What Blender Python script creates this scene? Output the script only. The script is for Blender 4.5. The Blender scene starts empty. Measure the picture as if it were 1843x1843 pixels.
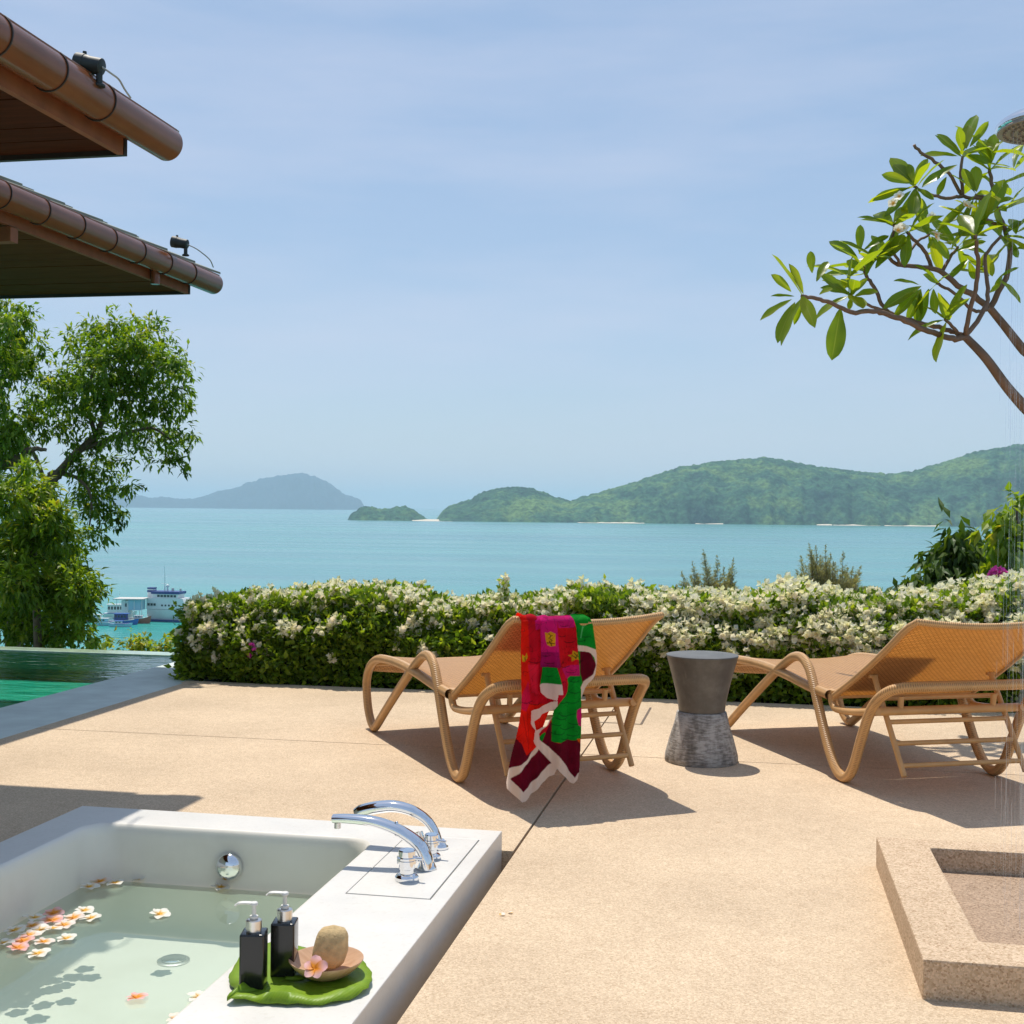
import bpy, bmesh, math, random
import numpy as np
from mathutils import Vector, Matrix, noise

random.seed(7)
rng = np.random.default_rng(7)
S = bpy.context.scene
COL = S.collection
R_ = math.radians

# ------------------------------------------------------------------ camera
FPX = 2241.0
CAMH = 1.2
YAW = R_(10.9)
ROLL = 0.010
PITCH = -(921.5 - 913.5) / FPX
CAM_R = Matrix.Rotation(YAW, 3, 'Z') @ Matrix.Rotation(math.pi / 2 + PITCH, 3, 'X') @ Matrix.Rotation(ROLL, 3, 'Z')
CAM_C = Vector((0, 0, CAMH))
cam_data = bpy.data.cameras.new('camera')
cam_data.sensor_width = 36
cam_data.lens = 36 * FPX / 1843
cam_data.clip_start = 0.05
cam_data.clip_end = 120000
cam = bpy.data.objects.new('camera', cam_data)
COL.objects.link(cam)
cam.matrix_world = Matrix.Translation(CAM_C) @ CAM_R.to_4x4()
S.camera = cam
S.render.engine = 'CYCLES'
S.cycles.use_denoising = True
S.cycles.max_bounces = 9
S.cycles.diffuse_bounces = 4
S.cycles.glossy_bounces = 4
S.cycles.transparent_max_bounces = 24
S.cycles.volume_bounces = 1
S.cycles.caustics_reflective = False
S.cycles.caustics_refractive = False
S.cycles.sample_clamp_indirect = 6

# ------------------------------------------------------------------ sky and sun
SUN_EL = R_(68.2)
SUN_AZ = R_(-30.9)          # from +Y, negative towards -X
world = bpy.data.worlds.new('World')
S.world = world
world.use_nodes = True
wn, wl = world.node_tree.nodes, world.node_tree.links
wn.clear()
w_out = wn.new('ShaderNodeOutputWorld')
w_bg = wn.new('ShaderNodeBackground')
w_bg.inputs['Strength'].default_value = 0.142
w_sky = wn.new('ShaderNodeTexSky')
w_sky.sky_type = 'NISHITA'
w_sky.sun_disc = False
w_sky.sun_elevation = SUN_EL
w_sky.sun_rotation = SUN_AZ % (2 * math.pi)
w_sky.altitude = 20
w_sky.air_density = 1.0
w_sky.dust_density = 0.6
w_sky.ozone_density = 3.0
w_tc = wn.new('ShaderNodeTexCoord')
w_map = wn.new('ShaderNodeMapping')
w_map.inputs['Scale'].default_value = (1.2, 1.2, 7.0)
w_map.inputs['Rotation'].default_value = (0.05, 0.03, 0.3)
w_noise = wn.new('ShaderNodeTexNoise')
w_noise.inputs['Scale'].default_value = 2.2
w_noise.inputs['Detail'].default_value = 6
w_noise.inputs['Roughness'].default_value = 0.55
w_ramp = wn.new('ShaderNodeValToRGB')
w_ramp.color_ramp.elements[0].position = 0.38
w_ramp.color_ramp.elements[0].color = (0, 0, 0, 1)
w_ramp.color_ramp.elements[1].position = 0.80
w_ramp.color_ramp.elements[1].color = (0.55, 0.55, 0.55, 1)
w_mix = wn.new('ShaderNodeMix')
w_mix.data_type = 'RGBA'
w_mix.inputs[7].default_value = (3.5, 3.7, 4.5, 1)      # thin high cloud
wl.new(w_tc.outputs['Generated'], w_map.inputs['Vector'])
wl.new(w_map.outputs['Vector'], w_noise.inputs['Vector'])
wl.new(w_noise.outputs['Fac'], w_ramp.inputs['Fac'])
wl.new(w_ramp.outputs['Color'], w_mix.inputs[0])
w_bal = wn.new('ShaderNodeMix')
w_bal.data_type = 'RGBA'; w_bal.blend_type = 'MULTIPLY'
w_bal.inputs[0].default_value = 1.0
w_bal.inputs[7].default_value = (1.06, .93, .82, 1)       # white balance of the hazy tropical sky
wl.new(w_sky.outputs['Color'], w_bal.inputs[6])
w_haz = wn.new('ShaderNodeMix')
w_haz.data_type = 'RGBA'
w_haz.inputs[0].default_value = 0.64
w_haz.inputs[7].default_value = (1.55, 2.22, 3.36, 1)     # even humid veil over the whole sky
wl.new(w_bal.outputs[2], w_haz.inputs[6])
wl.new(w_haz.outputs[2], w_mix.inputs[6])
wl.new(w_mix.outputs[2], w_bg.inputs['Color'])
wl.new(w_bg.outputs['Background'], w_out.inputs['Surface'])

sun_data = bpy.data.lights.new('sun', 'SUN')
sun_data.energy = 3.25
sun_data.angle = R_(0.53)
sun_data.color = (1.0, 0.94, 0.84)
sun = bpy.data.objects.new('sun', sun_data)
COL.objects.link(sun)
SUN_V = Vector((math.sin(SUN_AZ) * math.cos(SUN_EL), math.cos(SUN_AZ) * math.cos(SUN_EL), math.sin(SUN_EL)))
sun.rotation_euler = SUN_V.to_track_quat('Z', 'Y').to_euler()
sun.location = (0, 0, 30)

S.view_settings.view_transform = 'Standard'
S.view_settings.look = 'None'
S.view_settings.gamma = 1
S.view_settings.use_curve_mapping = False
S.view_settings.exposure = 0.47


# ------------------------------------------------------------------ measuring helpers
def ray(px, py):
    return CAM_R @ Vector(((px - 921.5) / FPX, -(py - 921.5) / FPX, -1))


def G(px, py, z=0.0):
    d = ray(px, py)
    return CAM_C + d * ((z - CAMH) / d.z)


def DP(px, py, depth):
    return CAM_C + ray(px, py) * depth


def PL(px, py, p0, n):
    d = ray(px, py)
    return CAM_C + d * ((Vector(p0) - CAM_C).dot(n) / d.dot(n))


# ------------------------------------------------------------------ object helpers
def tag(o, label=None, cat=None, group=None, kind=None):
    if label: o['label'] = label
    if cat: o['category'] = cat
    if group: o['group'] = group
    if kind: o['kind'] = kind
    return o


def thing(name, label, cat, loc=(0, 0, 0), rotz=0.0, group=None):
    o = bpy.data.objects.new(name, None)
    o.empty_display_size = 0.05
    COL.objects.link(o)
    o.location = loc
    o.rotation_euler = (0, 0, rotz)
    return tag(o, label, cat, group)


def link(name, me, parent=None):
    o = bpy.data.objects.new(name, me)
    COL.objects.link(o)
    if parent is not None:
        o.parent = parent
    return o


def copy_tree(o, parent=None):
    c = o.copy()
    COL.objects.link(c)
    if parent is not None:
        c.parent = parent
    for ch in list(o.children):
        copy_tree(ch, c)
    return c


class MB:
    """collects verts / faces (with uv) and links them as one mesh object"""

    def __init__(self):
        self.v, self.f, self.uv = [], [], []

    def add(self, vs, fs, uvs=None):
        b = len(self.v)
        self.v += [tuple(p) for p in vs]
        for k, f in enumerate(fs):
            self.f.append([b + i for i in f])
            self.uv.append(uvs[k] if uvs else [(0, 0)] * len(f))

    def box(self, x0, x1, y0, y1, z0, z1):
        vs = [(x0, y0, z0), (x1, y0, z0), (x1, y1, z0), (x0, y1, z0), (x0, y0, z1), (x1, y0, z1), (x1, y1, z1), (x0, y1, z1)]
        self.add(vs, [(3, 2, 1, 0), (4, 5, 6, 7), (0, 1, 5, 4), (1, 2, 6, 5), (2, 3, 7, 6), (3, 0, 4, 7)])

    def obox(self, c, ax, ay, az):
        c, ax, ay, az = Vector(c), Vector(ax), Vector(ay), Vector(az)
        vs = []
        for sz in (-1, 1):
            for sx, sy in ((-1, -1), (1, -1), (1, 1), (-1, 1)):
                vs.append(c + ax * sx + ay * sy + az * sz)
        self.add(vs, [(3, 2, 1, 0), (4, 5, 6, 7), (0, 1, 5, 4), (1, 2, 6, 5), (2, 3, 7, 6), (3, 0, 4, 7)])

    def prism(self, pts, z0, z1):
        n = len(pts)
        vs = [(p[0], p[1], z0) for p in pts] + [(p[0], p[1], z1) for p in pts]
        fs = [tuple(range(n))[::-1], tuple(range(n, 2 * n))] + [(i, (i + 1) % n, n + (i + 1) % n, n + i) for i in range(n)]
        self.add(vs, fs)

    def tube(self, path, r, n=10, caps=True, flat=None):
        P = [Vector(p) for p in path]
        rs = r if isinstance(r, (list, tuple)) else [r] * len(P)
        vs, fs, uvs = [], [], []
        t0 = (P[1] - P[0]).normalized()
        up = Vector((0, 0, 1)) if abs(t0.z) < 0.9 else Vector((1, 0, 0))
        nrm = (up - t0 * up.dot(t0)).normalized()
        L = 0.0
        Ls = []
        for i, p in enumerate(P):
            if i == 0:
                t = t0
            elif i == len(P) - 1:
                t = (P[i] - P[i - 1]).normalized()
            else:
                t = ((P[i + 1] - P[i]).normalized() + (P[i] - P[i - 1]).normalized())
                t = t.normalized() if t.length > 1e-6 else (P[i + 1] - P[i]).normalized()
            if i:
                L += (P[i] - P[i - 1]).length
            Ls.append(L)
            nrm = nrm - t * nrm.dot(t)
            nrm = nrm.normalized() if nrm.length > 1e-6 else t.orthogonal().normalized()
            bn = t.cross(nrm)
            for k in range(n):
                a = 2 * math.pi * k / n
                ca, sa = math.cos(a), math.sin(a)
                if flat: ca *= flat[0]; sa *= flat[1]
                vs.append(p + (nrm * ca + bn * sa) * rs[i])
        for i in range(len(P) - 1):
            for k in range(n):
                k2 = (k + 1) % n
                fs.append((i * n + k, i * n + k2, (i + 1) * n + k2, (i + 1) * n + k))
                uvs.append([(Ls[i], k / n), (Ls[i], (k + 1) / n), (Ls[i + 1], (k + 1) / n), (Ls[i + 1], k / n)])
        if caps:
            fs.append(tuple(range(n))[::-1]); uvs.append([(0, 0)] * n)
            fs.append(tuple((len(P) - 1) * n + k for k in range(n))); uvs.append([(0, 0)] * n)
        self.add(vs, fs, uvs)

    def lathe(self, prof, c=(0, 0, 0), n=24, axis=None):
        c = Vector(c)
        az = Vector(axis).normalized() if axis is not None else Vector((0, 0, 1))
        ax = az.orthogonal().normalized() if axis is not None else Vector((1, 0, 0))
        ay = az.cross(ax)
        vs, fs, uvs = [], [], []
        for r, z in prof:
            for k in range(n):
                a = 2 * math.pi * k / n
                vs.append(c + az * z + (ax * math.cos(a) + ay * math.sin(a)) * r)
        for i in range(len(prof) - 1):
            for k in range(n):
                k2 = (k + 1) % n
                fs.append((i * n + k, i * n + k2, (i + 1) * n + k2, (i + 1) * n + k))
                uvs.append([(k / n, prof[i][1]), ((k + 1) / n, prof[i][1]), ((k + 1) / n, prof[i + 1][1]), (k / n, prof[i + 1][1])])
        fs.append(tuple(range(n))[::-1]); uvs.append([(0, 0)] * n)
        fs.append(tuple((len(prof) - 1) * n + k for k in range(n))); uvs.append([(0, 0)] * n)
        self.add(vs, fs, uvs)

    def sheet(self, rows, closed=False):
        """rows: list of equally long lists of points; one quad sheet"""
        n = len(rows[0])
        vs = [p for r in rows for p in r]
        fs, uvs = [], []
        for i in range(len(rows) - 1):
            for k in range(n if closed else n - 1):
                k2 = (k + 1) % n
                fs.append((i * n + k, i * n + k2, (i + 1) * n + k2, (i + 1) * n + k))
                u0, u1, w0, w1 = k / (n - 1), (k + 1) / (n - 1), i / (len(rows) - 1), (i + 1) / (len(rows) - 1)
                uvs.append([(u0, w0), (u1, w0), (u1, w1), (u0, w1)])
        self.add(vs, fs, uvs)

    def mesh(self, name, mat, smooth=0, bevel=0.0, seg=2):
        me = bpy.data.meshes.new(name)
        me.from_pydata(self.v, [], self.f)
        uvl = me.uv_layers.new(name='UVMap')
        flat = [c for f in self.uv for p in f for c in p]
        uvl.data.foreach_set('uv', flat)
        if bevel:
            bm = bmesh.new(); bm.from_mesh(me)
            bmesh.ops.remove_doubles(bm, verts=bm.verts, dist=1e-5)
            es = [e for e in bm.edges if len(e.link_faces) == 2 and e.calc_face_angle(0) > 0.5]
            bmesh.ops.bevel(bm, geom=es, offset=bevel, segments=seg, affect='EDGES', profile=0.6)
            bm.to_mesh(me); bm.free()
        if smooth:
            bm = bmesh.new(); bm.from_mesh(me)
            lim = R_(smooth)
            for f in bm.faces: f.smooth = True
            for e in bm.edges:
                if len(e.link_faces) == 2 and e.calc_face_angle(0) > lim: e.smooth = False
            bm.to_mesh(me); bm.free()
        for m in (mat if isinstance(mat, (list, tuple)) else [mat]):
            me.materials.append(m)
        me.update()
        return me

    def build(self, name, mat, parent=None, smooth=0, bevel=0.0, seg=2, world=True):
        """world=True: the points are world points; shifted into the (unrotated) parent's space"""
        me = self.mesh(name, mat, smooth, bevel, seg)
        if parent is not None and world:
            off = Vector((0, 0, 0)); p = parent
            while p is not None:
                off += p.location; p = p.parent
            me.transform(Matrix.Translation(-off))
        return link(name, me, parent)


def np_mesh(name, V, Fc, mat, tone=None, col=None, smooth=False):
    """V (n,3), Fc (m,k) arrays; tone: per-vertex float attribute; col: per-vertex rgb"""
    me = bpy.data.meshes.new(name)
    n, (m, k) = len(V), Fc.shape
    me.vertices.add(n); me.loops.add(m * k); me.polygons.add(m)
    me.vertices.foreach_set('co', np.asarray(V, np.float32).ravel())
    me.loops.foreach_set('vertex_index', np.asarray(Fc, np.int32).ravel())
    me.polygons.foreach_set('loop_start', np.arange(0, m * k, k, dtype=np.int32))
    me.polygons.foreach_set('use_smooth', np.full(m, bool(smooth)))
    me.update(calc_edges=True)
    if tone is not None:
        a = me.attributes.new('tone', 'FLOAT', 'POINT')
        a.data.foreach_set('value', np.asarray(tone, np.float32))
    if col is not None:
        a = me.attributes.new('print', 'FLOAT_COLOR', 'POINT')
        c = np.ones((n, 4), np.float32); c[:, :3] = col
        a.data.foreach_set('color', c.ravel())
    me.materials.append(mat)
    return me


def shift(me, parent):
    off = Vector((0, 0, 0)); p = parent
    while p is not None:
        off += p.location; p = p.parent
    me.transform(Matrix.Translation(-off))
    return me


LEAF_V = np.array([(0, 0, 0), (.42, .5, .07), (.42, -.5, .07), (1, 0, -.12), (.45, 0, 0)], float)
LEAF_F = np.array([(0, 4, 1), (0, 2, 4), (4, 3, 1), (4, 2, 3)])


def unit(a):
    return a / (np.linalg.norm(a, axis=-1, keepdims=True) + 1e-9)


def leaf_cloud(name, P, D, L, W, mat, parent=None, tone=None, world=True, nrm=None):
    """P base points, D directions, L lengths, W widths -> one mesh of folded leaves"""
    n = len(P)
    D = unit(D)
    N = rng.normal(size=(n, 3)) if nrm is None else nrm + rng.normal(size=(n, 3)) * .35
    N = unit(N - D * (N * D).sum(1, keepdims=True))
    Sd = np.cross(N, D)
    T = LEAF_V
    V = P[:, None, :] + T[None, :, 0, None] * (L[:, None, None] * D[:, None, :]) + T[None, :, 1, None] * (W[:, None, None] * Sd[:, None, :]) + T[None, :, 2, None] * (L[:, None, None] * N[:, None, :])
    Fc = (LEAF_F[None] + (np.arange(n) * len(T))[:, None, None]).reshape(-1, 3)
    tn = np.repeat(rng.random(n) if tone is None else tone, len(T))
    me = np_mesh(name, V.reshape(-1, 3), Fc, mat, tone=tn)
    if parent is not None and world:
        shift(me, parent)
    return link(name, me, parent)


def smooth_path(pts, per=6, closed=False):
    P = [Vector(p) for p in pts]
    out = []
    n = len(P)
    for i in range(n if closed else n - 1):
        p0 = P[(i - 1) % n] if closed or i > 0 else P[0] * 2 - P[1]
        p1, p2 = P[i], P[(i + 1) % n]
        p3 = P[(i + 2) % n] if closed or i + 2 < n else P[-1] * 2 - P[-2]
        for k in range(per):
            t = k / per
            out.append(0.5 * ((2 * p1) + (p2 - p0) * t + (2 * p0 - 5 * p1 + 4 * p2 - p3) * t * t + (3 * p1 - p0 - 3 * p2 + p3) * t ** 3))
    if not closed:
        out.append(P[-1])
    return out


# ------------------------------------------------------------------ materials
class NT:
    def __init__(self, name):
        self.m = bpy.data.materials.new(name)
        self.m.use_nodes = True
        self.t = self.m.node_tree
        self.t.nodes.clear()
        self.out = self.t.nodes.new('ShaderNodeOutputMaterial')

    def n(self, typ, **kw):
        nd = self.t.nodes.new(typ)
        for k, v in kw.items():
            if hasattr(nd, k) and not k[0].isupper():
                setattr(nd, k, v)
            else:
                nd.inputs[k.replace('_', ' ')].default_value = v
        return nd

    def l(self, a, b):
        self.t.links.new(a, b)

    def coords(self, scale=(1, 1, 1), kind='Object', rot=(0, 0, 0)):
        tc = self.n('ShaderNodeTexCoord')
        mp = self.n('ShaderNodeMapping')
        mp.inputs['Scale'].default_value = scale
        mp.inputs['Rotation'].default_value = rot
        self.l(tc.outputs[kind], mp.inputs['Vector'])
        return mp.outputs['Vector']

    def noise(self, vec, scale, detail=4, rough=.55):
        nd = self.n('ShaderNodeTexNoise', Scale=scale, Detail=detail, Roughness=rough)
        self.l(vec, nd.inputs['Vector'])
        return nd.outputs['Fac']

    def voro(self, vec, scale, out='Distance', feature='F1'):
        nd = self.n('ShaderNodeTexVoronoi', feature=feature, Scale=scale)
        self.l(vec, nd.inputs['Vector'])
        return nd.outputs[out]

    def ramp(self, fac, stops):
        nd = self.n('ShaderNodeValToRGB')
        cr = nd.color_ramp
        while len(cr.elements) < len(stops): cr.elements.new(0.5)
        for e, (p, c) in zip(cr.elements, stops):
            e.position = p
            e.color = (*c, 1) if len(c) == 3 else c
        self.l(fac, nd.inputs['Fac'])
        return nd.outputs['Color']

    def mix(self, fac, a, b, blend='MIX'):
        nd = self.n('ShaderNodeMix', data_type='RGBA', blend_type=blend)
        for sock, val in ((nd.inputs[0], fac), (nd.inputs[6], a), (nd.inputs[7], b)):
            if isinstance(val, bpy.types.NodeSocket): self.l(val, sock)
            elif isinstance(val, (int, float)): sock.default_value = val
            else: sock.default_value = (*val, 1)
        return nd.outputs[2]

    def math(self, op, a, b=0.0):
        nd = self.n('ShaderNodeMath', operation=op)
        for sock, val in ((nd.inputs[0], a), (nd.inputs[1], b)):
            if isinstance(val, bpy.types.NodeSocket): self.l(val, sock)
            else: sock.default_value = val
        return nd.outputs[0]

    def bump(self, h, strength=.3, dist=.01):
        nd = self.n('ShaderNodeBump', Strength=strength, Distance=dist)
        self.l(h, nd.inputs['Height'])
        return nd.outputs['Normal']

    def pbsdf(self, color, rough=.5, metal=0.0, spec=.5, normal=None, coat=0.0):
        nd = self.n('ShaderNodeBsdfPrincipled')
        for key, val in (('Base Color', color), ('Roughness', rough)):
            if isinstance(val, bpy.types.NodeSocket): self.l(val, nd.inputs[key])
            elif isinstance(val, (int, float)): nd.inputs[key].default_value = val
            else: nd.inputs[key].default_value = (*val, 1)
        nd.inputs['Metallic'].default_value = metal
        nd.inputs['Specular IOR Level'].default_value = spec
        nd.inputs['Coat Weight'].default_value = coat
        if normal is not None: self.l(normal, nd.inputs['Normal'])
        return nd.outputs['BSDF']

    def mixsh(self, fac, a, b):
        nd = self.n('ShaderNodeMixShader')
        if isinstance(fac, bpy.types.NodeSocket): self.l(fac, nd.inputs[0])
        else: nd.inputs[0].default_value = fac
        self.l(a, nd.inputs[1]); self.l(b, nd.inputs[2])
        return nd.outputs[0]

    def done(self, sh):
        self.l(sh, self.out.inputs['Surface'])
        return self.m


def simple(name, c, rough=.5, metal=0.0, var=.12, scale=8.0, bump=0.0, bscale=60, spec=.5, coat=0.0):
    t = NT(name)
    v = t.coords()
    lo, hi = tuple(x * (1 - var) for x in c), tuple(min(1, x * (1 + var)) for x in c)
    col = t.ramp(t.noise(v, scale, 5), [(.3, lo), (.7, hi)])
    nm = t.bump(t.noise(v, bscale, 3), bump, .004) if bump else None
    return t.done(t.pbsdf(col, rough, metal, spec, nm, coat))


def aggregate(name, lo, hi, dark, spec=.3, stain=.12, size=1.0):
    """washed pebble aggregate: individual grains, slow stains"""
    t = NT(name)
    v = t.coords()
    vc = t.voro(v, 190 / size, 'Color')
    sep = t.n('ShaderNodeSeparateColor'); t.l(vc, sep.inputs[0])
    grain = t.ramp(sep.outputs[0], [(0, dark), (.18, lo), (.6, hi), (1, tuple(min(1, x * 1.22) for x in hi))])
    big = t.ramp(t.noise(v, 1.1, 6, .6), [(.3, (1 - stain, 1 - stain * 1.05, 1 - stain * 1.1)), (.65, (1, 1, 1))])
    mid = t.ramp(t.noise(v, 17, 4, .6), [(.25, (.90, .885, .87)), (.7, (1.0, 1.0, 1.0))])
    c = t.mix(1.0, t.mix(1.0, grain, big, 'MULTIPLY'), mid, 'MULTIPLY')
    sp = t.ramp(t.noise(v, 6.5, 2, .5), [(.775, (1, 1, 1)), (.79, (.75, .68, .62))])
    c = t.mix(1.0, c, sp, 'MULTIPLY')
    nm = t.bump(t.voro(v, 190 / size), .35, .004)
    return t.done(t.pbsdf(c, .75, 0, spec, nm))


def foliage(name, stops, trans=.4, rough=.45, tcol=1.6, spec=.4):
    t = NT(name)
    at = t.n('ShaderNodeAttribute', attribute_name='tone')
    c = t.ramp(at.outputs['Fac'], stops)
    b = t.pbsdf(c, rough, 0, spec)
    tr = t.n('ShaderNodeBsdfTranslucent')
    t.l(t.mix(1.0, c, (tcol, tcol * .95, tcol * .35), 'MULTIPLY'), tr.inputs['Color'])
    return t.done(t.mixsh(trans, b, tr.outputs[0]))


M = {}
M['terrace'] = aggregate('washed_aggregate', (.60, .455, .305), (.67, .52, .36), (.51, .375, .24), stain=.19, size=.85)
M['tray'] = aggregate('tray_aggregate', (.52, .375, .235), (.62, .465, .32), (.40, .26, .155), size=.95)
M['wettray'] = aggregate('wet_tray_aggregate', (.33, .225, .145), (.43, .30, .20), (.22, .13, .075), spec=.5, size=.95)
M['bed'] = simple('joint_bed', (.16, .12, .09), .9)
M['wetstone'] = simple('wet_rim_stone', (.42, .54, .40), .12, var=.2, scale=9)
M['coping'] = simple('coping_stone', (.60, .68, .64), .55, var=.12, scale=5, bump=.1, bscale=150)
def terrazzo():
    t = NT('white_terrazzo')
    v = t.coords()
    c = t.ramp(t.noise(v, 3.0, 6, .6), [(.3, (.645, .62, .575)), (.7, (.70, .675, .63))])
    chips = t.ramp(t.voro(v, 120, 'Color'), [(0, (.93, .92, .9)), (.3, (1, 1, 1))])
    c = t.mix(1.0, c, chips, 'MULTIPLY')
    return t.done(t.pbsdf(c, t.ramp(t.noise(v, 9, 4), [(.3, (.32,) * 3), (.7, (.5,) * 3)]), 0, .5, t.bump(t.noise(v, 40, 3), .05, .004)))
M['terrazzo'] = terrazzo()
def basin():
    t = NT('basin_terrazzo')
    v = t.coords()
    c = t.ramp(t.noise(v, 2.2, 6, .62), [(.28, (.66, .62, .54)), (.5, (.74, .705, .63)), (.75, (.78, .75, .68))])
    return t.done(t.pbsdf(c, .45, 0, .5, t.bump(t.noise(v, 30, 3), .05, .004)))
M['basin'] = basin()
M['chrome'] = simple('chrome', (.82, .83, .85), .06, 1.0, var=.03)
M['steel'] = simple('brushed_steel', (.72, .70, .68), .28, 1.0, var=.06, scale=30)
def tubwater():
    t = NT('bath_water')
    v = t.coords()
    nm = t.bump(t.noise(v, 5, 2), .03, .02)
    tr = t.n('ShaderNodeBsdfTransparent', Color=(.93, .99, .955, 1))
    gl = t.n('ShaderNodeBsdfGlossy', Roughness=.01)
    t.l(nm, gl.inputs['Normal'])
    fr = t.n('ShaderNodeFresnel', IOR=1.33); t.l(nm, fr.inputs['Normal'])
    df = t.n('ShaderNodeBsdfDiffuse', Color=(.64, .90, .70, 1))
    return t.done(t.mixsh(fr.outputs[0], t.mixsh(.17, tr.outputs[0], df.outputs[0]), gl.outputs[0]))
M['bathwater'] = tubwater()
def poolwater():
    t = NT('pool_water')
    v = t.coords((1.0, 2.6, 1))
    h = t.math('ADD', t.noise(v, 2.2, 3, .5), t.math('MULTIPLY', t.noise(v, 7.0, 2, .5), .35))
    nm = t.bump(h, .22, .06)
    tr = t.n('ShaderNodeBsdfTransparent', Color=(.50, .97, .84, 1))
    gl = t.n('ShaderNodeBsdfGlossy', Roughness=.02)
    t.l(nm, gl.inputs['Normal'])
    fr = t.n('ShaderNodeFresnel', IOR=1.33); t.l(nm, fr.inputs['Normal'])
    df = t.n('ShaderNodeBsdfDiffuse', Color=(.02, .62, .42, 1))
    return t.done(t.mixsh(t.math('MINIMUM', t.math('MULTIPLY', fr.outputs[0], 1.15), 1.0), t.mixsh(.05, tr.outputs[0], df.outputs[0]), gl.outputs[0]))
M['poolwater'] = poolwater()
def pooltile(name, a, b):
    t = NT(name)
    v = t.coords()
    br = t.n('ShaderNodeTexBrick', Scale=6.0)
    br.inputs['Color1'].default_value = (*a, 1); br.inputs['Color2'].default_value = (*b, 1)
    br.inputs['Mortar'].default_value = (a[0] * 1.6, a[1] * .8, a[2] * .8, 1); br.inputs['Mortar Size'].default_value = .012
    br.offset = 0
    t.l(v, br.inputs['Vector'])
    return t.done(t.pbsdf(br.outputs['Color'], .3))
M['pooltile'] = pooltile('emerald_tile', (.08, .60, .52), (.10, .66, .57))
M['shadetile'] = pooltile('shaded_emerald_tile', (.012, .030, .014), (.016, .036, .018))  # emerald tile with the weir wall's shade put into its colour
def sea():
    t = NT('sea_water')
    v = t.coords((.0016, .0100, 1))
    v2 = t.coords((.012, .075, 1))
    v3 = t.coords((.00035, .0012, 1))
    f = t.noise(v, 1.0, 6, .62)
    c = t.ramp(f, [(.3, (.07, .225, .25)), (.55, (.095, .275, .285)), (.75, (.125, .32, .315))])
    shal = t.ramp(t.noise(v3, 1.0, 3), [(.45, (1, 1, 1)), (.7, (1.0, 1.14, 1.02))])
    c = t.mix(1.0, c, shal, 'MULTIPLY')
    # shallow bay by the landing: greener sand bottom
    geo = t.n('ShaderNodeNewGeometry')
    sepx = t.n('ShaderNodeSeparateXYZ'); t.l(geo.outputs['Position'], sepx.inputs[0])
    near = t.n('ShaderNodeMapRange'); near.inputs['From Min'].default_value = 560; near.inputs['From Max'].default_value = 330
    t.l(sepx.outputs[1], near.inputs['Value'])
    c = t.mix(t.math('MULTIPLY', near.outputs[0], .9), c, (.012, .30, .255))
    rg = t.ramp(t.noise(v, 1.7, 5, .6), [(.35, (.16,) * 3), (.7, (.34,) * 3)])
    nm = t.bump(t.noise(v2, 3.0, 4, .6), .30, 3.0)
    return t.done(t.pbsdf(c, rg, 0, .42, nm))
M['sea'] = sea()
def forest(name, a, b, c_):
    t = NT(name)
    v = t.coords((1, 1, 1))
    f = t.math('ADD', t.math('MULTIPLY', t.noise(v, .011, 8, .72), .55), t.math('MULTIPLY', t.noise(v, .0032, 4, .6), .45))
    c = t.ramp(f, [(.40, a), (.5, b), (.585, c_)])
    sp = t.ramp(t.noise(v, .09, 3, .6), [(.36, (.50, .56, .62)), (.64, (1.35, 1.3, 1.15))])
    c = t.mix(1.0, c, sp, 'MULTIPLY')
    nm = t.bump(t.noise(v, .10, 4, .7), .8, 6)
    return t.done(t.pbsdf(c, .9, 0, .1, nm))
M['forest'] = forest('forest_canopy', (.018, .058, .055), (.042, .12, .075), (.12, .21, .08))
M['forest_haze'] = forest('haze_blue_canopy', (.006, .026, .062), (.010, .038, .082), (.018, .052, .092))  # blue of the distant haze is put into the canopy colour
M['sand'] = simple('beach_sand', (.62, .54, .42), .9)
M['hill'] = forest('hillside_scrub', (.02, .045, .012), (.04, .075, .018), (.06, .10, .03))
M['gutter'] = simple('brown_gutter_paint', (.185, .066, .030), .19, 0, var=.12, scale=4, bump=.02, bscale=20, spec=.4)
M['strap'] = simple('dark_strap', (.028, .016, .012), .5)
M['fascia'] = simple('fascia_timber', (.24, .075, .026), .6, var=.2, scale=10)
def planks(name, a, b):
    t = NT(name)
    v = t.coords((1.5, 18, 18))
    c = t.ramp(t.noise(v, 3.0, 5, .6), [(.3, a), (.7, b)])
    return t.done(t.pbsdf(c, .8, 0, .08, t.bump(t.noise(v, 5, 3), .15, .003)))
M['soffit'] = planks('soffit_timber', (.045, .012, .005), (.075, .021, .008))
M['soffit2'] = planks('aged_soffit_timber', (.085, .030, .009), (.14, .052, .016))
M['rooftile'] = simple('roof_tile', (.20, .21, .17), .7, var=.2, scale=5)
M['plaster'] = simple('plaster', (.55, .50, .43), .8)
M['spot'] = simple('black_spotlight', (.012, .018, .019), .55, 0, var=.1)
M['cable'] = simple('grey_cable', (.35, .36, .37), .5)
M['glass'] = simple('lamp_glass', (.05, .06, .06), .05, 0, spec=.8)
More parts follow.
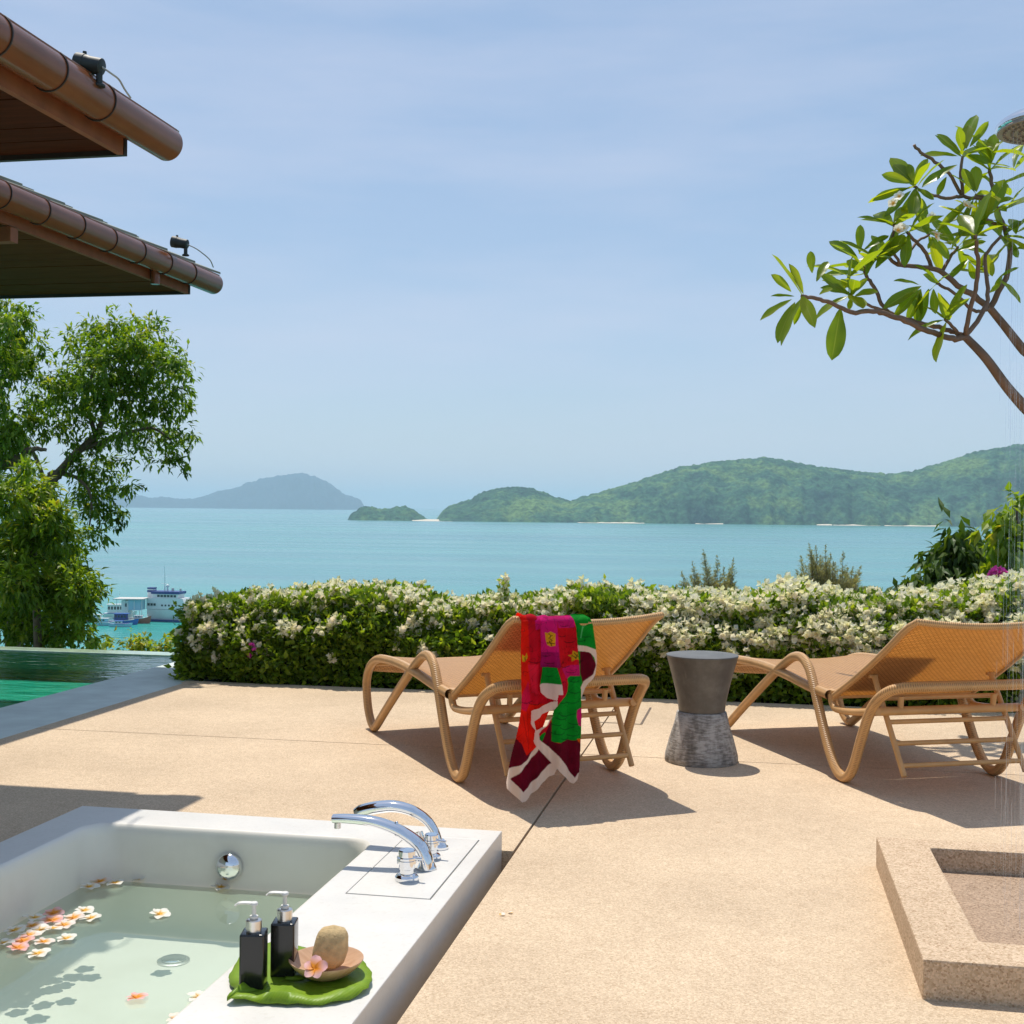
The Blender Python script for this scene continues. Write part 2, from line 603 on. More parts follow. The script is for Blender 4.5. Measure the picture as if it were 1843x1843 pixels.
def woven(name, c, tube=True):
    t = NT(name)
    if tube:
        v = t.coords((1, 1, 1), 'UV')
        sx = t.n('ShaderNodeSeparateXYZ'); t.l(v, sx.inputs[0])
        ph = t.math('ADD', t.math('MULTIPLY', sx.outputs[0], 2 * math.pi / .009), t.math('MULTIPLY', t.math('FLOOR', t.math('MULTIPLY', sx.outputs[1], 6)), math.pi))
        h = t.math('MULTIPLY', t.math('SINE', ph), t.math('ABSOLUTE', t.math('SINE', t.math('MULTIPLY', sx.outputs[1], 6 * math.pi))))
        nm = t.bump(h, .55, .003)
        dk = t.ramp(t.math('ADD', t.math('MULTIPLY', h, .5), .5), [(.05, (.55, .5, .45)), (.45, (1, 1, 1))])
    vo = t.coords()
    base = t.ramp(t.noise(vo, 9, 4), [(.3, tuple(x * .86 for x in c)), (.7, tuple(x * 1.1 for x in c))])
    if tube:
        base = t.mix(1.0, base, dk, 'MULTIPLY')
        return t.done(t.pbsdf(base, .42, 0, .4, nm))
    return t.done(t.pbsdf(base, .4, 0, .4))
CANE = (.62, .355, .145)
M['weave_tube'] = woven('woven_resin_tube', CANE)
M['tube'] = woven('smooth_resin_tube', (.60, .34, .135), False)
def sling(trans):
    t = NT('woven_sling')
    v = t.coords((1, 1, 1), 'UV')            # u across, v along, in metres
    br = t.n('ShaderNodeTexBrick', Scale=1.0)
    br.inputs['Brick Width'].default_value = .022
    br.inputs['Row Height'].default_value = .0125
    br.inputs['Mortar Size'].default_value = .0021
    br.inputs['Mortar Smooth'].default_value = .4
    br.inputs['Color1'].default_value = (.63, .355, .14, 1)
    br.inputs['Color2'].default_value = (.55, .30, .115, 1)
    br.inputs['Mortar'].default_value = (.30, .135, .045, 1)
    t.l(v, br.inputs['Vector'])
    inv = t.math('SUBTRACT', 1.0, br.outputs['Fac'])
    nm = t.bump(inv, .5, .002)
    b = t.pbsdf(br.outputs['Color'], .45, 0, .35, nm)
    tr = t.n('ShaderNodeBsdfTranslucent'); t.l(t.mix(1.0, br.outputs['Color'], (1.5, 1.75, 1.75), 'MULTIPLY'), tr.inputs['Color'])
    return t.done(t.mixsh(trans, b, tr.outputs[0]))
M['sling'] = sling(.52)
M['seat_sling'] = sling(.10)
def stone_smooth():
    t = NT('honed_grey_stone')
    v = t.coords()
    c = t.ramp(t.noise(v, 9, 8, .68), [(.25, (.075, .069, .059)), (.5, (.115, .106, .092)), (.75, (.175, .165, .148))])
    sc = t.ramp(t.noise(t.coords((1, 1, .15)), 42, 4, .7), [(.62, (1, 1, 1)), (.72, (1.35, 1.33, 1.3))])
    return t.done(t.pbsdf(t.mix(1.0, c, sc, 'MULTIPLY'), .42, 0, .45, t.bump(t.noise(v, 60, 3), .08, .003)))
M['stone'] = stone_smooth()
def stone_rough():
    t = NT('chiselled_grey_stone')
    v = t.coords((1, 1, 5))
    f = t.noise(v, 24, 6, .75)
    g = t.noise(t.coords((3, 3, 1)), 5, 4, .6)
    w = t.ramp(t.math('ADD', t.math('MULTIPLY', f, .55), t.math('MULTIPLY', g, .5)), [(.40, (.13, .12, .105)), (.50, (.26, .24, .215)), (.60, (.48, .455, .42))])
    return t.done(t.pbsdf(w, .85, 0, .2, t.bump(f, .7, .008)))
M['stone_rough'] = stone_rough()
M['leaf_tree'] = foliage('tree_leaves', [(0, (.045, .105, .010)), (.45, (.13, .235, .016)), (.8, (.24, .33, .022)), (1, (.33, .35, .04))], .48)
M['leaf_young'] = foliage('young_leaves', [(0, (.055, .12, .010)), (.45, (.17, .27, .016)), (.85, (.30, .37, .024)), (1, (.40, .34, .05))], .48)
M['leaf_hedge'] = foliage('hedge_leaves', [(0, (.04, .085, .010)), (.4, (.13, .225, .018)), (.7, (.25, .345, .03)), (1, (.36, .41, .055))], .5)
M['leaf_bush'] = foliage('glossy_leaves', [(0, (.035, .075, .012)), (.6, (.075, .135, .018)), (1, (.15, .20, .03))], .36, .5, spec=.3)
M['leaf_casu'] = foliage('grey_needles', [(0, (.22, .22, .15)), (.6, (.32, .31, .22)), (1, (.42, .40, .29))], .55, .7)
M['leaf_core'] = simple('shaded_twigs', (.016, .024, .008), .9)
M['bark'] = simple('grey_brown_bark', (.16, .115, .08), .85, var=.3, scale=14, bump=.5, bscale=40)
M['bark_frangi'] = simple('frangipani_bark', (.17, .095, .062), .7, var=.25, scale=10, bump=.3, bscale=50)
def petalmat(name, outer, inner, r0, r1, trans=.3):
    t = NT(name)
    v = t.coords((1, 1, 1), 'UV')
    sx = t.n('ShaderNodeSeparateXYZ'); t.l(v, sx.inputs[0])
    c = t.ramp(sx.outputs[0], [(r0, inner), (r1, outer)])
    b = t.pbsdf(c, .45, 0, .3)
    tr = t.n('ShaderNodeBsdfTranslucent'); t.l(c, tr.inputs['Color'])
    return t.done(t.mixsh(trans, b, tr.outputs[0]))
M['petal_white'] = petalmat('white_petal', (.86, .83, .76), (.85, .50, .04), .10, .52)
M['petal_pink'] = petalmat('pink_petal', (.84, .50, .50), (.86, .36, .03), .22, .75)
M['petal_peach'] = petalmat('peach_petal', (.87, .76, .69), (.86, .42, .04), .16, .62)
M['bract_white'] = foliage('cream_bracts', [(0, (.60, .55, .30)), (.35, (.74, .68, .48)), (.8, (.82, .78, .66)), (1, (.80, .62, .45))], .42, .6, 1.0)
def bractfix():
    t = NT('white_bracts')
    at = t.n('ShaderNodeAttribute', attribute_name='tone')
    c = t.ramp(at.outputs['Fac'], [(0, (.70, .69, .34)), (.22, (.86, .84, .58)), (.6, (.90, .89, .79)), (1, (.90, .80, .66))])
    b = t.pbsdf(c, .6, 0, .2)
    tr = t.n('ShaderNodeBsdfTranslucent'); t.l(t.mix(1.0, c, (1, .97, .80), 'MULTIPLY'), tr.inputs['Color'])
    return t.done(t.mixsh(.5, b, tr.outputs[0]))
M['bract_white'] = bractfix()
M['bract_pink'] = simple('magenta_bracts', (.66, .06, .42), .6, var=.2)
def bigleaf():
    t = NT('frangipani_leaf')
    v = t.coords((1, 1, 1), 'UV')
    sx = t.n('ShaderNodeSeparateXYZ'); t.l(v, sx.inputs[0])
    rib = t.math('ABSOLUTE', t.math('SUBTRACT', sx.outputs[1], .5))
    oi = t.n('ShaderNodeObjectInfo')
    c = t.ramp(oi.outputs['Random'], [(0, (.12, .175, .012)), (.5, (.18, .24, .014)), (1, (.26, .29, .02))])
    c = t.mix(t.ramp(rib, [(.0, (.8,) * 3), (.035, (0,) * 3)]), c, (.30, .32, .08))
    vein = t.n('ShaderNodeTexWave', Scale=7.0, Distortion=.3, wave_type='BANDS')
    cmb = t.n('ShaderNodeCombineXYZ'); t.l(t.math('SUBTRACT', sx.outputs[0], t.math('MULTIPLY', rib, .35)), cmb.inputs[0])
    t.l(cmb.outputs[0], vein.inputs['Vector'])
    c = t.mix(t.math('MULTIPLY', vein.outputs['Fac'], .12), c, (.2, .25, .05))
    b = t.pbsdf(c, .30, 0, .5)
    tr = t.n('ShaderNodeBsdfTranslucent'); t.l(t.mix(1.0, c, (2.1, 2.0, .5), 'MULTIPLY'), tr.inputs['Color'])
    return t.done(t.mixsh(.62, b, tr.outputs[0]))
M['leaf_frangi'] = bigleaf()
M['leaf_tray'] = foliage('banana_leaf', [(0, (.20, .38, .012)), (1, (.26, .44, .02))], .25, .35)
def trayleaf():
    t = NT('cut_leaf')
    v = t.coords((1, 1, 1), 'Object', (0, 0, .35))
    wv = t.n('ShaderNodeTexWave', Scale=46.0, Distortion=1.2, Detail=1.0); t.l(v, wv.inputs['Vector'])
    c = t.ramp(t.noise(v, 22, 4), [(.3, (.17, .32, .010)), (.7, (.27, .42, .020))])
    c = t.mix(t.math('MULTIPLY', wv.outputs['Fac'], .30), c, (.32, .46, .05))
    b = t.pbsdf(c, .45, 0, .35, t.bump(wv.outputs['Fac'], .12, .002))
    tr = t.n('ShaderNodeBsdfTranslucent'); t.l(c, tr.inputs['Color'])
    return t.done(t.mixsh(.25, b, tr.outputs[0]))
M['tray_leaf'] = trayleaf()
M['bottle'] = simple('black_bottle', (.010, .010, .010), .18, 0, spec=.5, coat=.2)
M['pump'] = simple('white_pump', (.74, .72, .68), .4)
def wood():
    t = NT('turned_wood')
    v = t.coords((1, 6, 1))
    c = t.ramp(t.noise(v, 14, 5, .6), [(.3, (.45, .25, .14)), (.7, (.62, .40, .25))])
    return t.done(t.pbsdf(c, .45, 0, .4))
M['wood'] = wood()
M['loofah'] = simple('loofah', (.56, .40, .20), .9, var=.2, scale=60, bump=.8, bscale=160)
M['white_paint'] = simple('white_boat_paint', (.74, .74, .74), .4, var=.06, scale=.6)
M['navy'] = simple('navy_paint', (.02, .05, .22), .4)
M['blue'] = simple('blue_paint', (.03, .12, .42), .4)
M['skyblue'] = simple('pale_blue_paint', (.32, .55, .66), .4)
M['redbrown'] = simple('rust_red_paint', (.35, .10, .06), .5)
M['window'] = simple('dark_window', (.02, .035, .04), .1)
M['greyroof'] = simple('grey_roof', (.55, .54, .50), .6)
M['timber_grey'] = planks('weathered_grey_timber', (.16, .17, .14), (.28, .29, .25))
M['lavender'] = simple('lavender_cloth', (.50, .46, .74), .9, var=.1, scale=20)
def cloth():
    t = NT('printed_cotton')
    at = t.n('ShaderNodeAttribute', attribute_name='print')
    v = t.coords()
    nm = t.bump(t.noise(v, 300, 2), .15, .002)
    b = t.pbsdf(at.outputs['Color'], .8, 0, .15, nm)
    tr = t.n('ShaderNodeBsdfTranslucent'); t.l(at.outputs['Color'], tr.inputs['Color'])
    return t.done(t.mixsh(.48, b, tr.outputs[0]))
M['cloth'] = cloth()
def strand():
    t = NT('falling_water')
    tr = t.n('ShaderNodeBsdfTransparent', Color=(.97, .98, 1, 1))
    gl = t.n('ShaderNodeBsdfGlossy', Roughness=.15, Color=(.95, .97, 1, 1))
    df = t.n('ShaderNodeBsdfTranslucent', Color=(.8, .85, .9, 1))
    return t.done(t.mixsh(.09, tr.outputs[0], t.mixsh(.5, gl.outputs[0], df.outputs[0])))
M['strand'] = strand()

# ------------------------------------------------------------------ sea, islands, hillside
SEA = -34.0
mb = MB()
mb.add([(-40000, -2000, SEA), (40000, -2000, SEA), (40000, 38000, SEA), (-40000, 38000, SEA)], [(0, 1, 2, 3)])
tag(mb.build('sea', M['sea']), 'pale turquoise sea reaching the horizon', 'sea', kind='structure')
HZ = lambda px: 913.5 + .010 * (px - 921.5)


def island(name, prof, d0, deep, ridge, label, col_step, row_n, rough, mat, shore=0.0):
    xs = [p[0] for p in prof]; ys = [p[1] for p in prof]
    ncol = int((xs[-1] - xs[0]) / col_step) + 1
    fwd = CAM_R @ Vector((0, 0, -1)); fwd.z = 0; fwd.normalize()
    rt = Vector((fwd.y, -fwd.x, 0))
    dr = d0 + deep * ridge
    V = np.zeros((row_n, ncol, 3))
    for c in range(ncol):
        px = xs[0] + c * (xs[-1] - xs[0]) / (ncol - 1)
        py = np.interp(px, xs, ys)
        Htop = max(0.0, (HZ(px) - py) / FPX * dr + CAMH - SEA)
        k = (px - 921.5) / FPX
        edge = min(1, (c + 1) / 10, (ncol - c) / 10)
        sh = shore * (noise.noise(Vector((px * .02, 3.1, 0))) + .5 * noise.noise(Vector((px * .07, 1.7, 0))))
        for r in range(row_n):
            v = r / (row_n - 1)
            d = d0 + sh * (1 - v) + v * deep
            if v < ridge:
                u = v / ridge
                s = math.sin(u * math.pi / 2) ** .82
            else:
                u = (v - ridge) / (1 - ridge)
                s = math.cos(u * math.pi / 2)
            lat = k * d
            q = Vector((lat, d, 0))
            spur = noise.noise(q * (1 / (deep * .26))) * .34 + noise.noise(q * (1 / (deep * .10))) * .14
            h = Htop * s * (1 + spur * (1 - s) * 2.0)
            h += rough * edge * (min(1, h / (rough * 2 + .1))) * (noise.noise(q * (1 / (rough * 4.5))) * 1.5 + noise.noise(q * (1 / (rough * 1.8))) * .8)
            z = SEA - 1.0 + h + (1.0 if h > .3 else 0)
            V[r, c] = (fwd.x * d + rt.x * lat, fwd.y * d + rt.y * lat, z)
    idx = np.arange(row_n * ncol).reshape(row_n, ncol)
    Fc = np.stack([idx[:-1, :-1], idx[:-1, 1:], idx[1:, 1:], idx[1:, :-1]], -1).reshape(-1, 4)
    me = np_mesh(name, V.reshape(-1, 3), Fc, mat, smooth=True)
    return tag(link(name, me), label, 'island', kind='structure')


main_prof = [(783, 939), (792, 926), (805, 914), (830, 905), (845, 902), (860, 891), (880, 884), (905, 879), (930, 877), (955, 880), (980, 889), (1005, 898), (1027, 903), (1045, 897),
             (1070, 891), (1105, 880), (1140, 870), (1165, 861), (1190, 853), (1220, 843), (1250, 839), (1285, 832), (1330, 829), (1370, 825), (1400, 827), (1440, 836), (1480, 842),
             (1530, 848), (1570, 853), (1605, 855), (1640, 850), (1700, 833), (1730, 823), (1765, 812), (1800, 807), (1843, 800), (1900, 795), (1990, 800), (2080, 830), (2200, 880), (2300, 945)]
island('island', main_prof, 3010, 900, .5, 'long green forested island with two rounded hills across the bay', 2.6, 120, 5.0, M['forest'], 45)
islet_prof = [(624, 938), (632, 925), (640, 922), (648, 914), (657, 911), (670, 913), (682, 917), (695, 917), (712, 913), (730, 911), (742, 916), (756, 927), (768, 934), (778, 938)]
island('islet', islet_prof, 3060, 240, .5, 'small dark wooded islet with two humps off the island tip', 1.6, 24, 3.5, M['forest'], 8)
far_prof = [(60, 915), (120, 905), (180, 893), (215, 892), (250, 893), (270, 897), (300, 896), (325, 899), (345, 899), (370, 893), (390, 886), (420, 880), (450, 868), (475, 862), (500, 857),
            (525, 854), (545, 854), (565, 858), (585, 867), (605, 880), (622, 892), (640, 897), (650, 902), (656, 912), (660, 918)]
island('far_island', far_prof, 11400, 2600, .5, 'distant hazy blue island with one high rounded peak', 2.2, 40, 16.0, M['forest_haze'], 100)
mb = MB()
for (a, b, d, w) in ((742, 832, 3040, 26), (1040, 1122, 2995, 15), (1122, 1160, 2995, 9), (1252, 1302, 3000, 12), (1470, 1498, 2990, 12), (1500, 1585, 2992, 8), (1592, 1625, 2992, 10), (1626, 1690, 2986, 15)):
    rows = [[], []]
    for k in range(12):
        px = a + (b - a) * k / 11
        e = math.sin(math.pi * k / 11) ** .5
        y0 = HZ(px) + (CAMH - SEA) * FPX / (d - w * e)
        for r, dd in ((0, d - 5 - w * e), (1, d + 70)):
            p = DP(px, HZ(px), dd); rows[r].append((p.x, p.y, SEA + (.25 if r == 0 else 4.0)))
    mb.sheet(rows)
tag(mb.build('beach', M['sand']), 'pale sand beaches along the island shore', 'beach', kind='structure')

# hillside falling from the terrace to the sea
rows = []
for j in range(30):
    y = 10.2 + (j / 29) ** 1.3 * 150
    r = []
    for i in range(41):
        x = -100 + i * 5
        z = -1.6 - (y - 10.2) * .34 + noise.noise(Vector((x * .08, y * .08, 0))) * 1.0
        r.append((x, y, max(z, SEA - 1.5)))
    rows.append(r)
mb = MB(); mb.sheet(rows)
tag(mb.build('hillside', M['hill'], smooth=60), 'scrubby hillside dropping from the terrace to the sea', 'hillside', kind='structure')

# ------------------------------------------------------------------ terrace
XJ, YJ = -0.80, 6.03          # the two joints
XW, YE = -3.735, 7.78         # coping edge, hedge edge
TX0, TX1, TY0, TY1 = -2.445, -.845, 1.2, 4.265     # bath footprint
terr = thing('terrace', None, None); tag(terr, 'beige washed aggregate terrace floor', 'terrace', kind='structure')


def slab(rects):
    m = MB()
    for (x0, x1, y0, y1) in rects: m.box(x0, x1, y0, y1, -.12, 0)
    return m.build('slab', M['terrace'], terr)


g = .004
slab([(XW + g, TX0, -3, YJ - g), (TX0, XJ - g - .002, TY1 + .003, YJ - g), (TX0, XJ - g - .002, -3, TY0)])
slab([(XJ + g, 5.5, -3, YJ - g)])
slab([(XW + g, XJ - g, YJ + g, YE)])
slab([(XJ + g, 5.5, YJ + g, YE)])
mb = MB(); mb.box(XW, TX0 - .003, -3, YE, -.5, -.125); mb.box(TX0 - .003, 5.5, TY1 + .006, YE, -.5, -.125); mb.box(TX1 + .003, 5.5, -3, TY1 + .006, -.5, -.125)
mb.build('joint_bed', M['bed'], terr)
# two thin metal strips of a floor hatch by the hedge
hp = [G(1072, 1300), G(1154, 1304), G(1171, 1274), G(1100, 1271)]
mb = MB()
for a, b in ((0, 1), (1, 2)):
    A, B = hp[a].copy(), hp[b].copy()
    d = (B - A).normalized(); nn = Vector((-d.y, d.x, 0)) * .006
    mb.add([A - nn + Vector((0, 0, .003)), B - nn + Vector((0, 0, .003)), B + nn + Vector((0, 0, .003)), A + nn + Vector((0, 0, .003))], [(0, 1, 2, 3)])
mb.build('hatch_joint', M['bed'], terr)
mb = MB(); mb.box(XW - .02, 5.5, YE + .005, YE + .10, -.6, .004)
tag(mb.build('kerb', M['terrace'], bevel=.006), 'narrow aggregate kerb between terrace and hedge', 'kerb', kind='structure')
mb = MB(); mb.box(-3.8, 8, YE + .125, 9.9, -3.5, -.05)
tag(mb.build('planting_bed', M['hill']), 'dark soil of the bed under the hedge', 'planting bed', kind='structure')

# ------------------------------------------------------------------ pool
pool = thing('swimming_pool', 'green tiled infinity pool with grey stone coping beside the terrace', 'pool', (-6.5, 6, 0))
mb = MB(); mb.box(-4.305, XW - .003, -3, 9.1, -.6, .0); mb.build('coping', M['coping'], pool, bevel=.008)
mb = MB(); mb.box(-12, -4.31, 9.47, 9.68, -1.6, -.036); mb.build('weir_wall', M['wetstone'], pool, bevel=.01)
mb = MB(); mb.box(-12, -4.31, 2, 9.44, -.5, -.275); mb.build('pool_floor', M['pooltile'], pool)
mb = MB(); mb.box(-12, -4.31, 9.442, 9.468, -.5, -.05); mb.build('weir_lining', M['shadetile'], pool)
mb = MB(); mb.box(-4.34, -4.312, 2, 9.438, -.272, -.02); mb.build('pool_wall', M['pooltile'], pool)
mb = MB()
mb.add([(-12, 2, -.045), (-4.342, 2, -.045), (-4.342, 9.468, -.045), (-12, 9.468, -.045)], [(0, 1, 2, 3)])
mb.build('pool_water', M['poolwater'], pool)

# ------------------------------------------------------------------ bath
bath = thing('bathtub', 'sunken white terrazzo bathtub filled with clear water', 'bathtub', (-1.65, 2.7, 0))
RZ = .07
BX0, BX1, BY0, BY1 = -2.29, -1.235, 1.45, 4.065


def rrect(x0, x1, y0, y1, r, z, n=8):
    out = []
    for (cx, cy, a0) in ((x1 - r, y1 - r, 0), (x0 + r, y1 - r, 90), (x0 + r, y0 + r, 180), (x1 - r, y0 + r, 270)):
        for k in range(n + 1):
            a = R_(a0 + 90 * k / n)
            out.append((cx + r * math.cos(a), cy + r * math.sin(a), z))
    return out


# removable plate in the right deck
pc = [G(625, 1608, RZ), G(777.5, 1617.5, RZ), G(859, 1510, RZ), G(731, 1505, RZ)]
PX0, PX1 = (pc[0].x + pc[3].x) / 2, (pc[1].x + pc[2].x) / 2
PX0 = max(PX0, -1.20)
PY0, PY1 = (pc[0].y + pc[1].y) / 2, (pc[2].y + pc[3].y) / 2
inner = rrect(BX0, BX1, BY0, BY1, .10, RZ)
mb = MB()
# rim top: strips round a rounded opening, and a plate opening
nin = len(inner)
bm = bmesh.new()
def ring_face(outer, holes, z):
    vs, es = [], []
    for loop in [outer] + holes:
        lv = [bm.verts.new((p[0], p[1], z)) for p in loop]
        es += [bm.edges.new((lv[i], lv[(i + 1) % len(lv)])) for i in range(len(lv))]
    bmesh.ops.triangle_fill(bm, edges=es, use_beauty=True)
pg = .0035
plate_hole = [(PX0 - pg, PY0 - pg), (PX1 + pg, PY0 - pg), (PX1 + pg, PY1 + pg), (PX0 - pg, PY1 + pg)]
ring_face([(TX0, TY0), (TX1, TY0), (TX1, TY1), (TX0, TY1)], [inner, plate_hole], RZ)
bm.normal_update()
for f in bm.faces:
    if f.normal.z < 0: f.normal_flip()
me = bpy.data.meshes.new('rim'); bm.to_mesh(me); bm.free()
vs = [tuple(v.co) for v in me.vertices]; fs = [tuple(p.vertices) for p in me.polygons]
mb.add(vs, fs)
bpy.data.meshes.remove(me)
oc = [(TX0, TY0), (TX1, TY0), (TX1, TY1), (TX0, TY1)]
mb.sheet([[(x, y, -.4) for x, y in oc + oc[:1]], [(x, y, RZ) for x, y in oc + oc[:1]]])
ph = plate_hole + plate_hole[:1]
mb.sheet([[(x, y, RZ) for x, y in ph], [(x, y, RZ - .02) for x, y in ph]])
mb.build('rim', M['terrazzo'], bath, bevel=.004)
mb = MB(); mb.box(PX0 - .02, PX1 + .02, PY0 - .02, PY1 + .02, RZ - .03, RZ - .021); mb.build('plate_bed', M['bed'], bath)
mb = MB(); mb.box(PX0, PX1, PY0, PY1, RZ - .02, RZ + .001); mb.build('access_plate', M['terrazzo'], bath, bevel=.0015)
mb = MB()
FL = -.285
rows = []
for ins, z, r in ((0, RZ, .10), (.006, RZ - .003, .10), (.012, RZ - .012, .10), (.018, RZ - .04, .10), (.024, -.10, .11), (.032, -.20, .12), (.042, FL + .03, .12), (.058, FL + .010, .12), (.09, FL, .12)):
    rows.append(rrect(BX0 + ins, BX1 - ins, BY0 + ins, BY1 - ins, r, z))
rows = [r + r[:1] for r in rows]
mb.sheet(rows[::-1])
last = rows[-1][:-1]
mb.add(last, [tuple(range(len(last)))])
mb.build('basin', M['basin'], bath, smooth=50)
WZ = -.126
mb = MB(); wl_ = rrect(BX0 + .032, BX1 - .032, BY0 + .032, BY1 - .032, .11, WZ); mb.add(wl_, [tuple(range(len(wl_)))])
tag(mb.build('bath_water', M['bathwater'], bath))
ov = PL(413, 1560, (0, BY1 - .026, 0), Vector((0, 1, 0)))
mb = MB(); mb.lathe([(.048, 0), (.048, .006), (.046, .014), (.038, .024), (.024, .031), (.008, .034)], ov, 28, (0, -1, 0)); mb.build('overflow_cap', M['chrome'], bath, smooth=50)
dr_ = G(312, 1730, FL)
mb = MB(); mb.lathe([(.052, .001), (.052, .004), (.046, .006)], dr_, 28); mb.build('drain_ring', M['steel'], bath, smooth=40)
mb = MB(); mb.lathe([(.040, .007), (.040, .010), (.03, .013), (.008, .014)], dr_, 24); mb.build('drain_plug', M['chrome'], bath, smooth=50)

# ---- taps on the deck
def base_at(px, py): return G(px, py, RZ + .001)


def spout_path(base, pts):
    """pts in the photo, laid in the vertical plane through base that runs along X"""
    return [PL(px, py, base, Vector((0, 1, 0))) for px, py in pts]


sb = base_at(766, 1563)
sp = thing('bath_spout', 'long curved chrome bath spout nearest the camera over the tub', 'spout', sb)
cen = [(770, 1562), (767, 1545), (757, 1524), (742, 1510), (722, 1497), (700, 1487), (675, 1479), (650, 1475), (622, 1473), (600, 1473)]
P = smooth_path(spout_path(sb, cen), 5)
n = len(P)
rad = [.0295 - .0115 * (i / (n - 1)) for i in range(n)]
mb = MB(); mb.tube(P, rad, 16, flat=(.75, 1.15)); mb.build('spout_arm', M['chrome'], sp, smooth=60)
tip = P[-1] + Vector((.014, 0, -.012))
mb = MB(); mb.lathe([(.0105, -.018), (.0105, 0)], tip, 16); mb.build('aerator', M['steel'], sp, smooth=40)
mb = MB(); mb.lathe([(.031, 0), (.031, .006), (.027, .011), (.024, .022)], sb + Vector((.004, 0, 0)), 24); mb.build('base_ring', M['chrome'], sp, smooth=40)
kp = P[9]
mb = MB(); mb.lathe([(.006, 0), (.006, .012), (.003, .015)], P[22] + Vector((0, 0, .010)), 12); mb.build('lift_knob', M['chrome'], sp, smooth=50)

hb = base_at(791, 1527)
hs = thing('hand_shower', 'arched chrome hand shower behind the spout on its round base', 'hand shower', hb)
cen = [(791, 1524), (788, 1510), (781, 1494), (768, 1476), (750, 1463), (730, 1455), (708, 1451), (688, 1452), (668, 1455), (652, 1459), (644, 1464)]
P = smooth_path(spout_path(hb, cen), 5)
n = len(P)
rad = [.016 + .0105 * min(1, max(0, (i / n - .1) * 1.6)) for i in range(n)]
mb = MB(); mb.tube(P, rad, 16, flat=(.8, 1.15)); mb.build('handle', M['chrome'], hs, smooth=60)
mb = MB(); mb.lathe([(.029, 0), (.029, .008), (.022, .013), (.016, .03)], hb, 24); mb.build('base_ring', M['chrome'], hs, smooth=40)
e = P[-4]
mb = MB(); mb.lathe([(.014, -.020), (.020, -.006), (.016, .004)], e + Vector((.012, 0, -.004)), 18); mb.build('spray_head', M['steel'], hs, smooth=50)
cb = base_at(757, 1545)
mb = MB(); mb.tube([cb, cb + Vector((.002, 0, .055)), cb + Vector((-.006, 0, .085))], .013, 12, flat=(1, .7)); mb.lathe([(.02, 0), (.02, .006)], cb, 20)
mb.build('cradle_post', M['chrome'], hs, smooth=50)


def valve(px, py, label, s=1.0):
    b = base_at(px, py)
    v = thing('tap_valve', label, 'tap', b, group='chrome taps on the bath deck')
    m = MB(); m.lathe([(.036 * s, 0), (.036 * s, .010 * s), (.030 * s, .017 * s), (.022 * s, .02 * s)], b, 28); m.build('base_ring', M['chrome'], v, smooth=40)
    m = MB(); m.lathe([(.021 * s, .0205 * s), (.021 * s, .032 * s), (.024 * s, .034 * s), (.024 * s, .05 * s)], b, 28); m.build('stem', M['chrome'], v, smooth=40)
    m = MB(); m.lathe([(.031 * s, .052 * s), (.031 * s, .060 * s), (.028 * s, .061 * s), (.031 * s, .063 * s), (.031 * s, .069 * s), (.026 * s, .071 * s), (.026 * s, .088 * s), (.023 * s, .091 * s), (.01 * s, .091 * s)], b, 28)
    m.build('knob', M['chrome'], v, smooth=40)
    m = MB(); m.tube([b + Vector((.02, 0, .066 * s)), b + Vector((.05, -.004, .066 * s))], [.006, .005], 10); m.build('lever', M['chrome'], v, smooth=50)


valve(732, 1583, 'fat ribbed chrome tap in front of the spout')
valve(776, 1544, 'chrome tap half hidden between the spout and hand shower', .85)

# ---- leaf, bottles, dish on the deck
lf = [(150, 1290), (200, 1238), (168, 1180), (178, 1118), (225, 1045), (300, 990), (385, 958), (470, 950), (560, 963), (640, 990), (760, 1010), (900, 1050), (955, 1105), (985, 1170), (960, 1222), (900, 1255), (800, 1287), (690, 1300), (560, 1303), (440, 1298), (350, 1296), (260, 1290)]
lp = [G(360 + x / 3.178, 1400 + y / 3.178, RZ + .004) for x, y in lf]
lp = smooth_path(lp, 4, True)
cen_ = sum(lp, Vector()) / len(lp)
mb = MB()
rings = 7
rows = []
for k in range(rings):
    f = 1 - k / rings
    row = []
    for i, p in enumerate(lp):
        q = cen_ + (p - cen_) * (f * (1 + .03 * noise.noise(Vector((i * .45, 2.2, 0))) + (.004 * (i % 3 - 1) if k == 0 else 0)))
        lift = .006 * noise.noise(Vector((i * .3, f * 4, 5))) * f + .004 + (f ** 5) * .016 * max(0, noise.noise(Vector((i * .13, .3, 0))) + .1)
        front = max(0, -(p.y - cen_.y) / .12)
        lift += (.012 + .006 * math.sin(i * .35)) * math.exp(-((f - .84) / .09) ** 2) * min(1, front)
        row.append(Vector((q.x, q.y, RZ + .004 + lift)))
    rows.append(row + row[:1])
mb.sheet(rows[::-1])
mb.add(rows[-1][:-1], [tuple(range(len(lp)))])
leafo = tag(mb.build('banana_leaf', M['tray_leaf'], smooth=60), 'glossy green leaf laid as a tray on the bath deck', 'leaf')
md = leafo.modifiers.new('thick', 'SOLIDIFY'); md.thickness = .002; md.offset = -1


